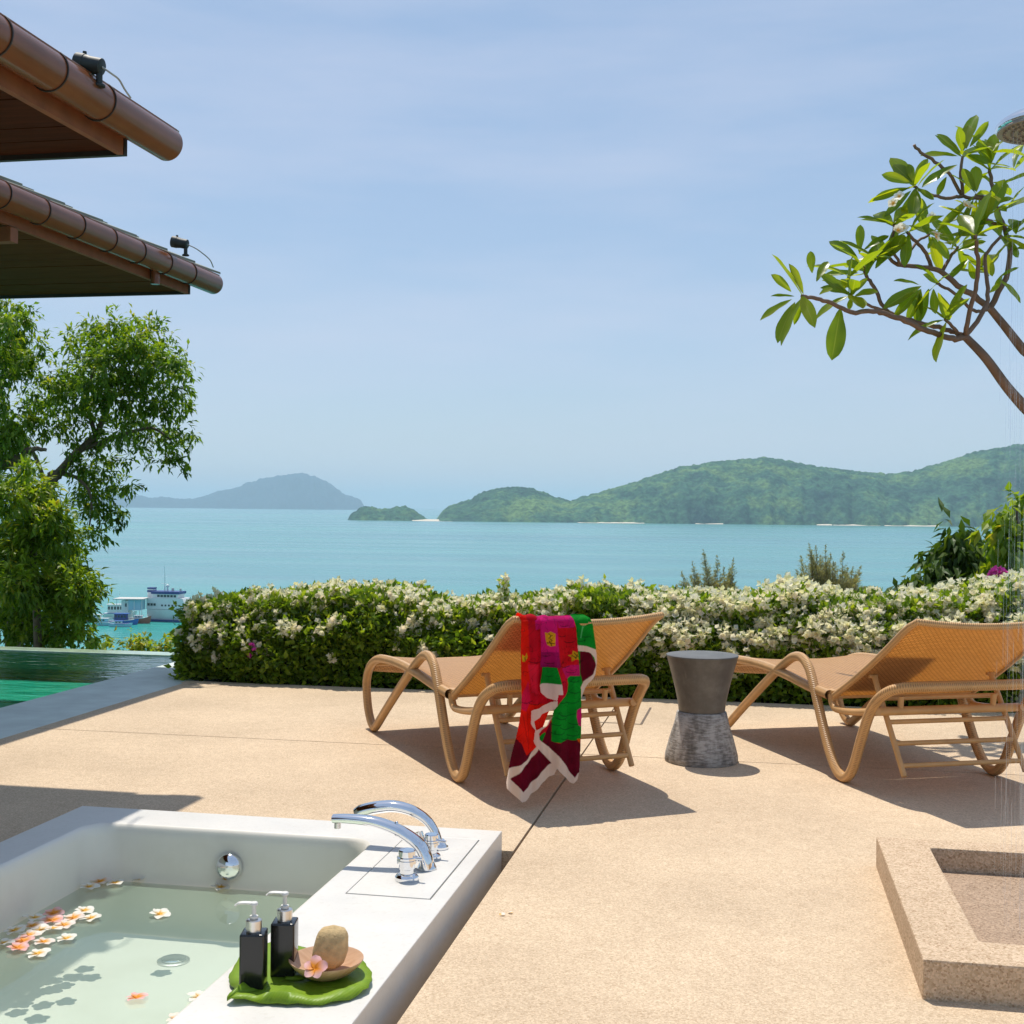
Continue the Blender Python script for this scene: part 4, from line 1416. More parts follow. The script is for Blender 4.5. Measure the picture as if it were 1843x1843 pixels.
# right long panel
B = [(430, 150), (470, 142), (715, 132), (742, 240), (768, 640), (778, 1000), (768, 1480), (752, 1555), (715, 1592), (690, 1583), (570, 1475), (500, 1378), (385, 1275), (362, 1225), (372, 1120), (480, 1090), (525, 990), (528, 870), (400, 780), (410, 640), (435, 500)]
fx_ = [(B, CRIM),
       ([(430, 140), (575, 140), (585, 570), (425, 580)], MAG), ([(430, 450), (580, 450), (590, 580), (425, 580)], PURP),
       ([(570, 140), (720, 125), (730, 230), (590, 260)], MAG), ([(575, 240), (740, 240), (760, 500), (700, 640), (600, 590)], srgb(214, 16, 32)),
       ([(600, 590), (700, 560), (770, 560), (770, 660), (650, 680)], srgb(212, 24, 110)),
       ([(470, 275), (500, 285), (520, 270), (558, 290), (552, 390), (520, 402), (490, 385), (478, 340)], YEL),
       (arc(500, 310, 22, 5, -90, 90, 1), BLK), (arc(535, 325, 24, 5, 90, 270, 1), BLK), ([(490, 365), (550, 372), (548, 378), (488, 372)], BLK), ([(505, 350), (511, 348), (530, 392), (524, 394)], BLK),
       ([(672, 478), (705, 470), (710, 435), (745, 450), (772, 455), (768, 515), (735, 510), (700, 530), (700, 495)], YEL),
       ([(705, 475), (745, 500), (741, 505), (701, 480)], BLK), ([(720, 450), (760, 490), (755, 494), (716, 455)], BLK), ([(728, 505), (750, 465), (755, 468), (733, 508)], BLK),
       ([(540, 590), (600, 600), (660, 700), (660, 800), (545, 900), (540, 800), (590, 720)], srgb(210, 14, 46)),
       ([(400, 800), (545, 830), (545, 900), (420, 930)], srgb(225, 30, 60)),
       ([(665, 680), (690, 655), (780, 655), (785, 1230), (505, 1225), (520, 960), (560, 880), (660, 790), (670, 730)], GRN),
       ([(735, 950), (790, 920), (790, 1100), (750, 1080), (730, 1010)], MAG),
       ([(500, 1215), (560, 1232), (640, 1200), (700, 1215), (785, 1195), (790, 1600), (400, 1600), (500, 1300)], MAR),
       ([(735, 1200), (775, 1198), (770, 1240), (750, 1225)], srgb(225, 90, 15)),
       ([(365, 1060), (400, 985), (490, 950), (490, 1060), (380, 1110)], YEL),
       ([(395, 1000), (440, 1010), (440, 1018), (395, 1008)], BLK), ([(420, 1020), (428, 1018), (410, 1090), (402, 1090)], BLK), ([(450, 965), (458, 968), (470, 1030), (463, 1032)], BLK),
       ([(395, 1190), (470, 1140), (470, 1200), (440, 1230)], GRN), ([(440, 1230), (480, 1130), (520, 1040), (520, 1215), (500, 1290)], MAR)]
for (cx, cy, r) in ((720, 690, 45), (720, 780, 55), (690, 860, 70), (600, 870, 40), (640, 960, 90), (720, 1050, 60), (590, 1000, 60), (640, 1080, 80), (560, 1130, 60), (700, 1145, 70), (620, 1180, 50), (545, 1060, 40)):
    fx_.append((arc(cx, cy, r, 6), DGRN))
for (cx, cy, r) in ((500, 530, 45), (640, 560, 50), (480, 470, 40), (690, 610, 45), (620, 300, 40), (680, 350, 45), (640, 210, 45), (590, 690, 40), (480, 860, 45)):
    fx_.append((arc(cx, cy, r, 5), BLK))
fx_ += [([(530, 862), (545, 905), (525, 938), (420, 985), (356, 1045), (372, 1128), (322, 1062), (328, 960), (420, 918), (524, 868)], WHT),
        ([(525, 1000), (492, 1082), (402, 1152), (410, 1205), (505, 1275), (500, 1378), (380, 1275), (360, 1215), (368, 1130), (482, 1062)], WHT),
        ([(500, 1268), (560, 1340), (640, 1432), (725, 1540), (748, 1505), (775, 1490), (760, 1600), (690, 1600), (560, 1472), (495, 1378)], WHT)]
LAY.append((.020, B + [], CRIM, fx_[1:]))
# small folded tongue with its hem
LAY.append((.034, [(432, 575), (545, 578), (580, 720), (586, 806), (545, 806), (537, 860), (470, 842), (408, 790), (402, 730), (425, 640)], GRN, [([(395, 725), (430, 715), (590, 718), (595, 870), (400, 870)], WHT), (arc(490, 640, 40, 5), DGRN)]))
LAY.append((.032, [(540, 862), (540, 905), (525, 940), (420, 985), (356, 1045), (372, 1128), (322, 1062), (328, 955), (420, 915)], WHT, []))

tower = thing('beach_towel', 'bright red, pink and green printed towel with white hem draped over a lounger back', 'towel', (tl + tr_) / 2)
V_all, F_all, C_all = [], [], []
STEP = 3.0
base = 0
for li, (off, outl, c0, regs) in enumerate(LAY):
    xs = [p[0] for p in outl]; ys = [p[1] for p in outl]
    gx_ = np.arange(min(xs), max(xs) + STEP, STEP); gy_ = np.arange(min(ys), max(ys) + STEP, STEP)
    X, Y = np.meshgrid(gx_, gy_)
    Xc, Yc = X[:-1, :-1] + STEP / 2, Y[:-1, :-1] + STEP / 2
    msk = inside(outl, Xc, Yc)
    colv = np.zeros(X.shape + (3,)); colv[:] = c0
    for poly, c in regs:
        colv[inside(poly, X, Y)] = c
    # finer print: thin scribbled contour lines and uneven dye in the coloured fields
    wob = np.sin(X * .055 + 2.1 * np.sin(Y * .021)) + np.sin(Y * .043 + 1.7 * np.sin(X * .03 + li)) + .6 * np.sin((X + Y) * .09)
    pale = colv.min(-1) > .35
    line = (np.abs(wob) < .085) & ~pale
    colv[line] *= .42
    dye = 1 + .16 * np.sin(X * .02 + 3 * np.sin(Y * .013)) * np.sin(Y * .017 + li)
    colv = np.where(pale[..., None], colv, np.clip(colv * dye[..., None], 0, 1))
    for _ in range(1):
        colv[1:-1, 1:-1] = (colv[1:-1, 1:-1] * 2 + colv[:-2, 1:-1] + colv[2:, 1:-1] + colv[1:-1, :-2] + colv[1:-1, 2:]) / 6
    # plane points
    px, py = 880 + X / 4.85, 1080 + Y / 4.85
    dx, dy = (px - 921.5) / FPX, -(py - 921.5) / FPX
    Rm = np.array(CAM_R)
    D = np.stack([dx, dy, -np.ones_like(dx)], -1) @ Rm.T
    nn = np.array(tn); C0 = np.array(CAM_C)
    t = (np.dot(np.array(tp0) - C0, nn)) / (D @ nn)
    Pt = C0 + D * t[..., None]
    s_co = (Pt - np.array(tp0)) @ np.array(wdir)
    zt = np.array(tl)[2] + .0
    drop = np.clip((zt - Pt[..., 2]) / .30, 0, 1)
    fold = (.009 * np.sin(s_co * 2 * np.pi / .085 + 1.5 * np.sin(Pt[..., 2] * 3)) + .0035 * np.sin(s_co * 2 * np.pi / .041 + Pt[..., 2] * 5)) * (.25 + .75 * drop)
    fold += .02 * drop * np.sin(Pt[..., 2] * 4) + .012 * drop * np.sin(s_co * 2 * np.pi / .16 + 2.2 * Pt[..., 2])
    # rolled over the top bar: near the upper edge the cloth bends back
    top_ = np.clip((Pt[..., 2] - (zt - .012)) / .022, 0, 1)
    o_ = off + fold - .026 * top_ ** 2
    Pt = Pt + nn * o_[..., None]
    idx = np.full(X.shape, -1)
    use = np.zeros(X.shape, bool)
    use[:-1, :-1] |= msk; use[1:, :-1] |= msk; use[:-1, 1:] |= msk; use[1:, 1:] |= msk
    idx[use] = np.arange(use.sum()) + base
    base += use.sum()
    V_all.append(Pt[use]); C_all.append(colv[use])
    q = np.stack([idx[:-1, :-1], idx[1:, :-1], idx[1:, 1:], idx[:-1, 1:]], -1)[msk]
    F_all.append(q)
# the part that lies over the bar and down the sitting side
axis1 = Vector((math.cos(L1R), math.sin(L1R), 0))
sA, sB = [(PL(880 + x / 4.85, 1080 + 150 / 4.85, tp0, tn) - tp0).dot(wdir) for x in (274, 890)]
NV_, NU_ = 24, 60
Vt, Ct = [], []
for i in range(NV_):
    for k in range(NU_):
        f = k / (NU_ - 1)
        s = sA + (sB - sA) * f
        u = 1 - 2 * (s / (.704))
        xpx = 274 + (890 - 274) * f
        col = RED if xpx < 335 else CRIM if xpx < 430 else MAG if xpx < 575 else srgb(214, 22, 90) if xpx < 715 else GRN
        bulge = .004 * math.sin(s * 2 * math.pi / .06) + .004
        if i < 8:
            a = math.pi * (i / 7)
            c_ = loc2world(L1P, L1R, back_pt(max(-1, min(1, u)), 1.0))
            r = .021 + bulge
            p = c_ + tn * (r * math.cos(a)) + Vector((0, 0, r * math.sin(a)))
        else:
            v = 1 - (i - 7) * .022
            p = loc2world(L1P, L1R, back_pt(max(-1, min(1, u)), v) + nrm_b * (.016 + bulge))
        Vt.append(p); Ct.append(col)
V_all.append(np.array([tuple(p) for p in Vt])); C_all.append(np.array(Ct))
ii = np.arange(NV_ * NU_).reshape(NV_, NU_) + base
F_all.append(np.stack([ii[:-1, :-1], ii[:-1, 1:], ii[1:, 1:], ii[1:, :-1]], -1).reshape(-1, 4))
me = np_mesh('cloth', np.concatenate(V_all), np.concatenate(F_all), M['cloth'], col=np.concatenate(C_all), smooth=True)
link('cloth', shift(me, tower), tower)

# ------------------------------------------------------------------ frangipani tree
FD = 7.3
def fp(x, y, d=0.0):
    return DP(1340 + x / 2.972, 160 + y / 2.972, FD + d)


fr_root = DP(2010, 921, 7.55); fr_root.z = 0
frangi = thing('frangipani_tree', 'frangipani tree with forked brown branches and big glossy leaves, leaning in from the right', 'tree', fr_root)
ORG = (Vector((0, 0, 0)) + fr_root)
BR = []
def branch(pts, r0, r1, d0=0.0, d1=0.0):
    n = len(pts)
    P = [fp(x, y, d0 + (d1 - d0) * i / (n - 1)) for i, (x, y) in enumerate(pts)]
    P = smooth_path(P, 4)
    m = MB(); k = len(P)
    P = [p + Vector((random.uniform(-1, 1), random.uniform(-1, 1), random.uniform(-1, 1))) * .004 for p in P]
    m.tube(P, [.85 * (r0 + (r1 - r0) * i / (k - 1)) for i in range(k)], 9)
    m.build('branch', M['bark_frangi'], frangi, smooth=70)
    return P[-1], (P[-1] - P[-3]).normalized()


gp = [fr_root + Vector((0, 0, -.2)), fr_root + Vector((.02, .03, .5)), fr_root + Vector((-.05, .0, 1.0))]
m = MB(); P = smooth_path([gp[0], gp[1], gp[2], fp(1640, 1860, .15), fp(1495, 1700, .1), fp(1400, 1590, .05), fp(1290, 1440, 0), fp(1180, 1325, 0)], 5)
m.tube(P, [.046 - .023 * i / (len(P) - 1) for i in range(len(P))], 12); m.build('trunk', M['bark_frangi'], frangi, smooth=70)
m = MB(); P = smooth_path([gp[1], fr_root + Vector((.0, .1, .95)), fp(1640, 1560, .45), fp(1495, 1400, .4), fp(1400, 1280, .35), fp(1310, 1170, .3)], 5)
m.tube(P, [.040 - .018 * i / (len(P) - 1) for i in range(len(P))], 12); m.build('trunk', M['bark_frangi'], frangi, smooth=70)
TIPS = []
TIPS.append(branch([(1180, 1325), (1130, 1338), (1060, 1320), (960, 1285), (860, 1240), (760, 1205), (690, 1190), (570, 1196), (520, 1170), (440, 1136), (370, 1120), (305, 1108)], .022, .012, 0, -.5))
TIPS.append(branch([(1170, 1318), (1110, 1298), (1040, 1275), (940, 1255), (850, 1225), (770, 1195), (735, 1150), (690, 1060), (650, 1000), (635, 950)], .018, .012, 0, .15))
TIPS.append(branch([(1180, 1320), (1185, 1280), (1215, 1150), (1250, 1000), (1242, 870), (1235, 780)], .018, .013, 0, -.25))
TIPS.append(branch([(1185, 1318), (1260, 1220), (1300, 1130), (1295, 1000), (1290, 890), (1370, 790)], .018, .011, 0, .25))
TIPS.append(branch([(1150, 1320), (1110, 1270), (1070, 1232)], .013, .010, 0, -.1))
TIPS.append(branch([(1310, 1170), (1230, 1110), (1140, 1050), (1060, 985), (1000, 960), (900, 950), (820, 940), (765, 895)], .024, .012, .3, .1))
TIPS.append(branch([(1010, 965), (970, 880), (920, 820), (870, 770)], .015, .011, .25, .0))
TIPS.append(branch([(1055, 980), (1100, 900), (1140, 850)], .014, .011, .3, .45))
TIPS.append(branch([(1305, 1175), (1250, 1190), (1200, 1170), (1140, 1105), (1070, 1062), (1030, 1040)], .013, .010, .25, .0))
TIPS.append(branch([(830, 940), (880, 870), (930, 815), (985, 780)], .011, .009, .1, .3))
TIPS.append(branch([(1310, 1170), (1400, 1010), (1420, 880), (1390, 745), (1345, 620), (1322, 500), (1310, 430)], .022, .012, .3, .4))
TIPS.append(branch([(1390, 745), (1330, 715), (1280, 688)], .013, .010, .35, .2))
TIPS.append(branch([(1345, 610), (1290, 580), (1240, 568)], .013, .010, .38, .2))
b_ = [(1345, 605), (1260, 585), (1165, 572), (1110, 470), (1040, 405), (960, 350), (903, 300)]
branch(b_, .014, .011, .38, .2)
TIPS.append(branch([(1165, 572), (1100, 582), (1050, 580), (960, 552), (905, 520)], .013, .010, .3, .1))
TIPS.append(branch([(1165, 565), (1158, 450), (1163, 360)], .013, .010, .3, .3))
TIPS.append(branch([(770, 1195), (650, 1150), (560, 1100)], .011, .009, .0, -.1))
TIPS.append(branch([(830, 942), (790, 830), (800, 715)], .011, .009, .1, .0))


def frangi_leaf(curl, fold):
    m = MB(); rows = []; NU = 11
    for i in range(NU):
        u = i / (NU - 1)
        w = .155 * (math.sin(math.pi * min(1, u * .94 + .03) ** 1.35)) ** .75 * (1 if u > .02 else .3) + (.008 if u < .12 else 0)
        if i == NU - 1: w = .003
        z0 = -curl * u * u
        row = []
        for k in range(5):
            v = (k - 2) / 2
            row.append((u, v * w, z0 + fold * abs(v) * w + .010 * math.sin(u * 14 + v * 2) * abs(v)))
        rows.append(row)
    vs = [p for r in rows for p in r]; fs, uv = [], []
    for i in range(NU - 1):
        for k in range(4):
            fs.append((i * 5 + k, i * 5 + k + 1, i * 5 + k + 6, i * 5 + k + 5))
            uv.append([(i / 10, k / 4), (i / 10, (k + 1) / 4), ((i + 1) / 10, (k + 1) / 4), ((i + 1) / 10, k / 4)])
    m.add(vs, fs, uv)
    return m.mesh('leaf', M['leaf_frangi'], smooth=80)


FLM = [frangi_leaf(c, f) for c, f in ((.05, .35), (.16, .25), (.26, .4), (-.06, .3))]


def put_leaf(base, direction, length, roll=None, mesh=None, width=1.0):
    d = Vector(direction).normalized()
    upv = Vector((0, 0, 1)) if roll is None else roll
    y = upv.cross(d)
    if y.length < .05: y = Vector((1, 0, 0)).cross(d)
    y.normalize(); z = d.cross(y)
    mt = Matrix((( d.x, y.x, z.x), (d.y, y.y, z.y), (d.z, y.z, z.z))).to_4x4()
    o = link('leaf', mesh or random.choice(FLM), frangi)
    o.matrix_local = Matrix.Translation(Vector(base) - fr_root) @ mt @ Matrix.Diagonal((length, length * width, length, 1))
    return o


def px_leaf(b, t, d=0.0, width=1.0, face=None):
    A, B_ = fp(*b, d), fp(*t, d + random.uniform(-.08, .08))
    roll = face or (Vector((0, 0, .55)) + (CAM_C - A).normalized() * random.uniform(.4, 1.0) + Vector((random.uniform(-.3, .3), 0, 0)))
    put_leaf(A, B_ - A, (B_ - A).length, roll, FLM[random.randrange(2)], width)


# leaves seen singly in the photograph (base, tip)
for b, t_, d, w in [((315, 1100), (243, 932), -.5, 1.0), ((250, 1085), (157, 988), -.5, 1.15), ((362, 985), (352, 866), -.5, 1.3), ((270, 1110), (140, 1104), -.5, .6), ((255, 1125), (78, 1232), -.5, .95), ((270, 1140), (163, 1338), -.5, 1.0),
                    ((320, 1130), (262, 1262), -.5, .8), ((385, 1030), (445, 905), -.5, 1.0), ((512, 1175), (470, 1447), -.3, 1.15), ((400, 1100), (470, 1060), -.4, 1.0), ((605, 905), (458, 798), .1, 1.15), ((615, 880), (620, 722), .1, .9),
                    ((640, 860), (770, 770), .1, .9), ((640, 975), (545, 915), .05, 1.3), ((650, 1000), (700, 820), .1, 1.0), ((610, 985), (430, 975), 0, .8), ((600, 1075), (425, 1000), -.05, 1.0), ((575, 1100), (420, 1045), -.1, 1.0),
                    ((560, 1105), (405, 985), -.15, 1.0), ((700, 960), (800, 805), .05, 1.1), ((570, 1100), (650, 1010), -.1, 1.0), ((590, 1110), (720, 1060), -.1, 1.0), ((570, 1115), (560, 1180), -.1, 1.4),
                    ((890, 505), (735, 455), .1, 1.2), ((895, 500), (800, 390), .1, 1.5), ((900, 495), (880, 395), .1, 1.3), ((905, 490), (975, 365), .1, 1.1), ((880, 530), (685, 580), .1, .9), ((890, 545), (750, 680), .1, .7), ((895, 560), (840, 715), .1, 1.1),
                    ((920, 530), (1015, 590), .1, 1.1), ((905, 545), (955, 640), .15, 1.1), ((1160, 350), (1050, 225), .3, 1.25), ((1165, 335), (1145, 210), .3, 1.4), ((1170, 330), (1225, 120), .3, 1.15), ((1185, 320), (1195, 190), .25, 1.35),
                    ((1205, 310), (1305, 172), .3, .9), ((1145, 360), (950, 330), .3, .95), ((1190, 350), (1310, 395), .3, 1.2), ((1320, 400), (1250, 270), .4, 1.3), ((1320, 395), (1330, 230), .4, 1.3), ((1235, 545), (1165, 425), .2, 1.2), ((1240, 550), (1235, 400), .2, 1.3),
                    ((1225, 580), (1030, 740), .2, .65), ((1225, 590), (1140, 770), .2, .6), ((1240, 590), (1225, 730), .2, .9), ((1255, 590), (1275, 720), .2, .9), ((1140, 405), (950, 495), .25, .8), ((1080, 470), (1030, 560), .25, 1.0),
                    ((770, 715), (605, 680), .0, .7), ((790, 720), (880, 660), 0, .8), ((900, 650), (1000, 740), .1, .8), ((1000, 770), (1095, 790), .2, 1.0), ((1000, 790), (1100, 900), .2, 1.2), ((1010, 800), (980, 850), .2, 1.2), ((1050, 790), (1300, 775), .2, .7), ((1130, 870), (1290, 810), .3, .9),
                    ((1200, 910), (1090, 1005), .3, .8), ((1200, 920), (1230, 1020), .3, 1.2), ((940, 1050), (810, 1005), .05, .9), ((945, 1055), (750, 1150), 0, .9), ((945, 1070), (800, 1205), .05, .8), ((945, 1075), (870, 1235), .05, .9), ((945, 1080), (915, 1250), .05, 1.0), ((985, 1070), (920, 1260), .1, .8),
                    ((1010, 1070), (1020, 1200), .1, 1.0), ((1035, 1090), (1100, 1240), .0, 1.1), ((1050, 1050), (960, 990), .1, 1.2), ((1310, 1090), (1365, 1045), .2, 1.4), ((1360, 1020), (1500, 1130), .2, .9), ((1360, 1010), (1460, 945), .2, .8), ((1380, 990), (1340, 1070), .2, 1.1),
                    ((1290, 880), (1180, 830), .25, 1.0), ((1295, 880), (1330, 1000), .25, 1.1), ((1290, 870), (1250, 980), .25, 1.0), ((1380, 790), (1480, 900), .3, 1.0), ((1390, 780), (1480, 700), .3, 1.0), ((1345, 620), (1440, 560), .4, 1.0), ((1330, 500), (1420, 520), .4, 1.1)]:
    px_leaf(b, t_, d, w)
# rosettes at the tips fill in depth
for (x, y, d) in ((1340, 520, .4), (1400, 640, .4), (1420, 860, .35), (1330, 330, .35), (1440, 420, .4), (1280, 700, .2), (1300, 980, .3), (700, 900, .05), (560, 1000, -.1), (1100, 820, .3), (1450, 760, .3)):
    TIPS.append((fp(x, y, d), Vector((random.uniform(-.6, .2), random.uniform(-.4, .4), random.uniform(.3, .9))).normalized()))
for (tp, td) in TIPS:
    for k in range(random.randint(3, 5)):
        a = k * 2.4 + random.uniform(-.3, .3)
        o1 = td.orthogonal().normalized(); o2 = td.cross(o1)
        spread = random.uniform(.8, 1.5)
        d = td * math.cos(spread) + (o1 * math.cos(a) + o2 * math.sin(a)) * math.sin(spread) + Vector((0, 0, .12))
        put_leaf(tp - td * .02 * k / 3, d, random.uniform(.16, .29), Vector((0, 0, 1)) + Vector((random.uniform(-.4, .4), random.uniform(-.6, .1), 0)), None, random.uniform(.9, 1.2))
# blossoms in the tree: parts of the tree
for (x, y, d) in ((830, 765, -.1), (850, 745, -.1), (800, 600, 0), (1010, 800, .1), (1190, 640, .15), (1000, 700, .1)):
    c = fp(x, y, d)
    for q in range(2):
        o = bpy.data.objects.new('blossom', None)
        fr = Matrix.Translation(c - fr_root + Vector((random.uniform(-.03, .03), random.uniform(-.03, .03), random.uniform(-.02, .02)))) @ Matrix.Rotation(random.uniform(0, 6), 4, 'Z') @ Matrix.Rotation(random.uniform(.3, 1.4), 4, 'X')
        COL.objects.link(o); o.parent = frangi; o.matrix_local = fr
        for k in range(5):
            p = link('petal', PET['petal_white'], o)
            p.rotation_euler = (0, -.35, 2 * math.pi * k / 5); p.scale = (.07,) * 3

# ------------------------------------------------------------------ trees on the left
def clump_tree(name, label, cat, root, clumps, tf, depth, dvar, leafL, leafW, dens, mat, branches, droop, twig=True, tone_shift=0.0, crown='crown', group=None, barkmat='bark', squash=.85):
    """clumps (x, y, r) in photo pixels through tf; leaves hang from short twigs inside each clump"""
    o = thing(name, label, cat, root, group=group)
    Ps, Ds, Ls, Ws, Ts = [], [], [], [], []
    for (x, y, r) in clumps:
        X, Y, Rr = tf(x, y, r)
        dd = depth + random.uniform(-dvar, dvar)
        c = np.array(DP(X, Y, dd)); rad = Rr / FPX * dd
        n = max(8, int(dens * (Rr * Rr)))
        nt = max(3, n // 9)                                     # twigs, each with leaves round its end
        q = unit(rng.normal(size=(nt, 3))) * (rng.random((nt, 1)) ** .45) * rad * np.array([1, 1, squash])
        tw = c + q
        tdir = unit(q + rng.normal(size=(nt, 3)) * rad * .4 + np.array([0, 0, -droop * rad]))
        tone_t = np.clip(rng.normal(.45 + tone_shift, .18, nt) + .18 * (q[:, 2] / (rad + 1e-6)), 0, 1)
        k = rng.integers(0, nt, n)
        al = rng.random((n, 1))
        P = tw[k] + tdir[k] * (al - .3) * leafL * 2.0 + rng.normal(size=(n, 3)) * leafL * .22
        D = tdir[k] * .8 + rng.normal(size=(n, 3)) * .55 + np.array([0, 0, -droop])
        Ps.append(P); Ds.append(D); Ls.append(rng.uniform(.65, 1.2, n) * leafL); Ws.append(rng.uniform(.75, 1.2, n) * leafW)
        Ts.append(np.clip(tone_t[k] + rng.normal(0, .12, n), 0, 1))
    up = np.zeros((sum(map(len, Ps)), 3)); up[:, 2] = 1
    cr = leaf_cloud(crown, np.concatenate(Ps), np.concatenate(Ds), np.concatenate(Ls), np.concatenate(Ws), mat, o, np.concatenate(Ts), nrm=up)
    cr['kind'] = 'stuff'
    for pts, r0, r1, nm in branches:
        P = smooth_path(pts, 5)
        m = MB(); k = len(P)
        P = [p + Vector((random.uniform(-1, 1), random.uniform(-1, 1), random.uniform(-1, 1))) * r0 * .12 for p in P]
        m.tube(P, [r0 + (r1 - r0) * i / (k - 1) for i in range(k)], 8); m.build(nm, M[barkmat], o, smooth=70)
    return o


tfA = lambda x, y, r: (x / 2.793, 520 + y / 2.793, r / 2.793)
cA = [(500, 220, 80), (590, 195, 70), (760, 215, 75), (430, 290, 80), (680, 290, 100), (820, 280, 60), (560, 330, 105), (780, 380, 100), (880, 370, 70), (925, 430, 50), (640, 440, 115), (500, 450, 100), (380, 440, 80), (860, 480, 80), (930, 545, 45), (740, 540, 110),
      (560, 560, 100), (420, 540, 85), (300, 460, 75), (220, 470, 75), (180, 560, 75), (290, 600, 85), (240, 690, 70), (380, 650, 75), (660, 640, 85), (830, 590, 70), (915, 620, 32), (620, 720, 75), (500, 720, 85), (780, 720, 80), (880, 740, 65), (960, 745, 38), (860, 830, 60),
      (925, 885, 36), (700, 800, 45), (420, 850, 85), (520, 900, 80), (420, 960, 80), (480, 1040, 85), (590, 985, 65), (650, 1000, 42), (450, 1130, 65), (560, 1110, 60), (600, 1130, 36), (440, 1230, 45), (500, 1240, 42), (430, 1320, 26), (350, 260, 45), (370, 210, 24), (480, 180, 40), (800, 160, 22),
      (680, 170, 30), (640, 860, 30), (770, 870, 22), (340, 760, 40), (150, 640, 60), (600, 250, 80), (470, 370, 80), (720, 330, 80), (330, 520, 70)]
bA = lambda pts: [DP(*tfA(x, y, 0)[:2], 17.0) for x, y in pts]
rootA = DP(-30, 921, 17.2); rootA.z = -4.6
tree_A = clump_tree('broadleaf_tree', 'tall leafy tree with drooping narrow leaves beside the pavilion roof', 'tree', rootA, cA, tfA, 17, .8, .108, .040, .32, M['leaf_tree'],
                    [(smooth_path([rootA, rootA + Vector((.3, .1, 2.0)), DP(40, 1000, 17.1)] + bA([(240, 1000), (290, 930)]), 3), .17, .07, 'trunk'), (bA([(290, 930), (400, 810), (480, 740), (520, 650), (560, 500), (640, 330)]), .065, .018, 'branch'), (bA([(400, 810), (520, 770), (610, 735), (760, 700), (860, 760)]), .04, .012, 'branch'),
                     (bA([(480, 740), (440, 560), (480, 380), (520, 250)]), .035, .01, 'branch'), (bA([(560, 560), (700, 450), (840, 400)]), .03, .01, 'branch'), (bA([(300, 920), (400, 960), (460, 1060), (440, 1260)]), .03, .01, 'branch'), (bA([(240, 1000), (150, 800), (60, 830), (0, 900)]), .03, .02, 'branch')], .3)
cC = [(60, 110, 70), (20, 170, 70), (100, 180, 60), (60, 250, 90), (100, 330, 70), (30, 350, 80), (180, 320, 45), (210, 290, 35), (130, 120, 35), (150, 380, 45), (40, 430, 60), (20, 650, 75), (70, 700, 75), (40, 770, 75), (100, 760, 50), (20, 850, 40), (90, 820, 35), (10, 560, 45), (-40, 300, 100), (-60, 500, 100), (-50, 750, 100)]
rootC = DP(-260, 921, 16.0); rootC.z = -4.2
clump_tree('broadleaf_tree', 'leafy tree at the left edge, its crown just under the pavilion roof', 'tree', rootC, cC, tfA, 16, .7, .112, .040, .36, M['leaf_tree'],
           [([rootC, rootC + Vector((.2, 0, 3)), DP(-60, 860, 16)] + [DP(*tfA(x, y, 0)[:2], 16) for x, y in ((20, 890), (100, 850), (160, 805), (240, 815))], .12, .02, 'trunk'), ([DP(-60, 860, 16)] + [DP(*tfA(x, y, 0)[:2], 16) for x, y in ((-40, 600), (30, 400), (50, 200))], .07, .02, 'branch')], .5)
cB = [(120, 960, 75), (60, 1060, 85), (180, 1060, 95), (250, 1130, 75), (60, 1180, 105), (170, 1200, 100), (280, 1250, 85), (330, 1190, 45), (80, 1320, 115), (220, 1360, 110), (330, 1390, 95), (395, 1480, 65), (460, 1500, 42), (500, 1480, 22), (80, 1470, 115), (220, 1500, 115), (330, 1540, 100), (420, 1620, 65), (60, 1620, 115),
      (190, 1640, 115), (320, 1690, 85), (410, 1720, 48), (470, 1760, 34), (30, 990, 45), (140, 900, 40), (240, 1010, 45), (20, 1400, 90), (350, 1300, 40), (380, 1590, 50), (440, 1560, 40), (120, 1740, 90), (260, 1760, 80)]
rootB = DP(70, 921, 14.6); rootB.z = -3.4
clump_tree('leafy_shrub', 'yellow green bushy tree low at the left edge behind the pool', 'tree', rootB, cB, tfA, 14.6, .8, .112, .042, .46, M['leaf_young'],
           [([rootB, rootB + Vector((.1, 0, 1.2)), DP(60, 1000, 14.6), DP(50, 880, 14.6)], .08, .02, 'trunk'), ([rootB + Vector((.1, 0, 1.2)), DP(110, 1060, 14.6), DP(140, 1040, 14.5)], .04, .012, 'branch')], .2, tone_shift=.0)
tf1 = lambda x, y, r: (x, y, r)
for (cl, dpt, lab) in (([(232, 1157, 9), (243, 1150, 8), (254, 1148, 8), (264, 1156, 8), (248, 1160, 10)], 19.0, 'small yellowish bush top showing over the pool edge'),
                       ([(282, 1160, 8), (294, 1157, 8), (304, 1158, 8)], 18.0, 'low bush top over the pool edge next to the hedge'),
                       ([(170, 1152, 9), (184, 1156, 7), (195, 1158, 6)], 18.0, 'low bush top over the pool edge right of the big shrub')):
    rt_ = DP(cl[1][0], 921, dpt); rt_.z = -4.8
    c2 = cl + [(x, y + 16, r * 1.4) for x, y, r in cl]
    clump_tree('bush', lab, 'bush', rt_, c2, tf1, dpt, .3, .11, .05, .42, M['leaf_young'], [([rt_, DP(cl[1][0], 1175, dpt)], .03, .015, 'stem')], .1, tone_shift=.2)

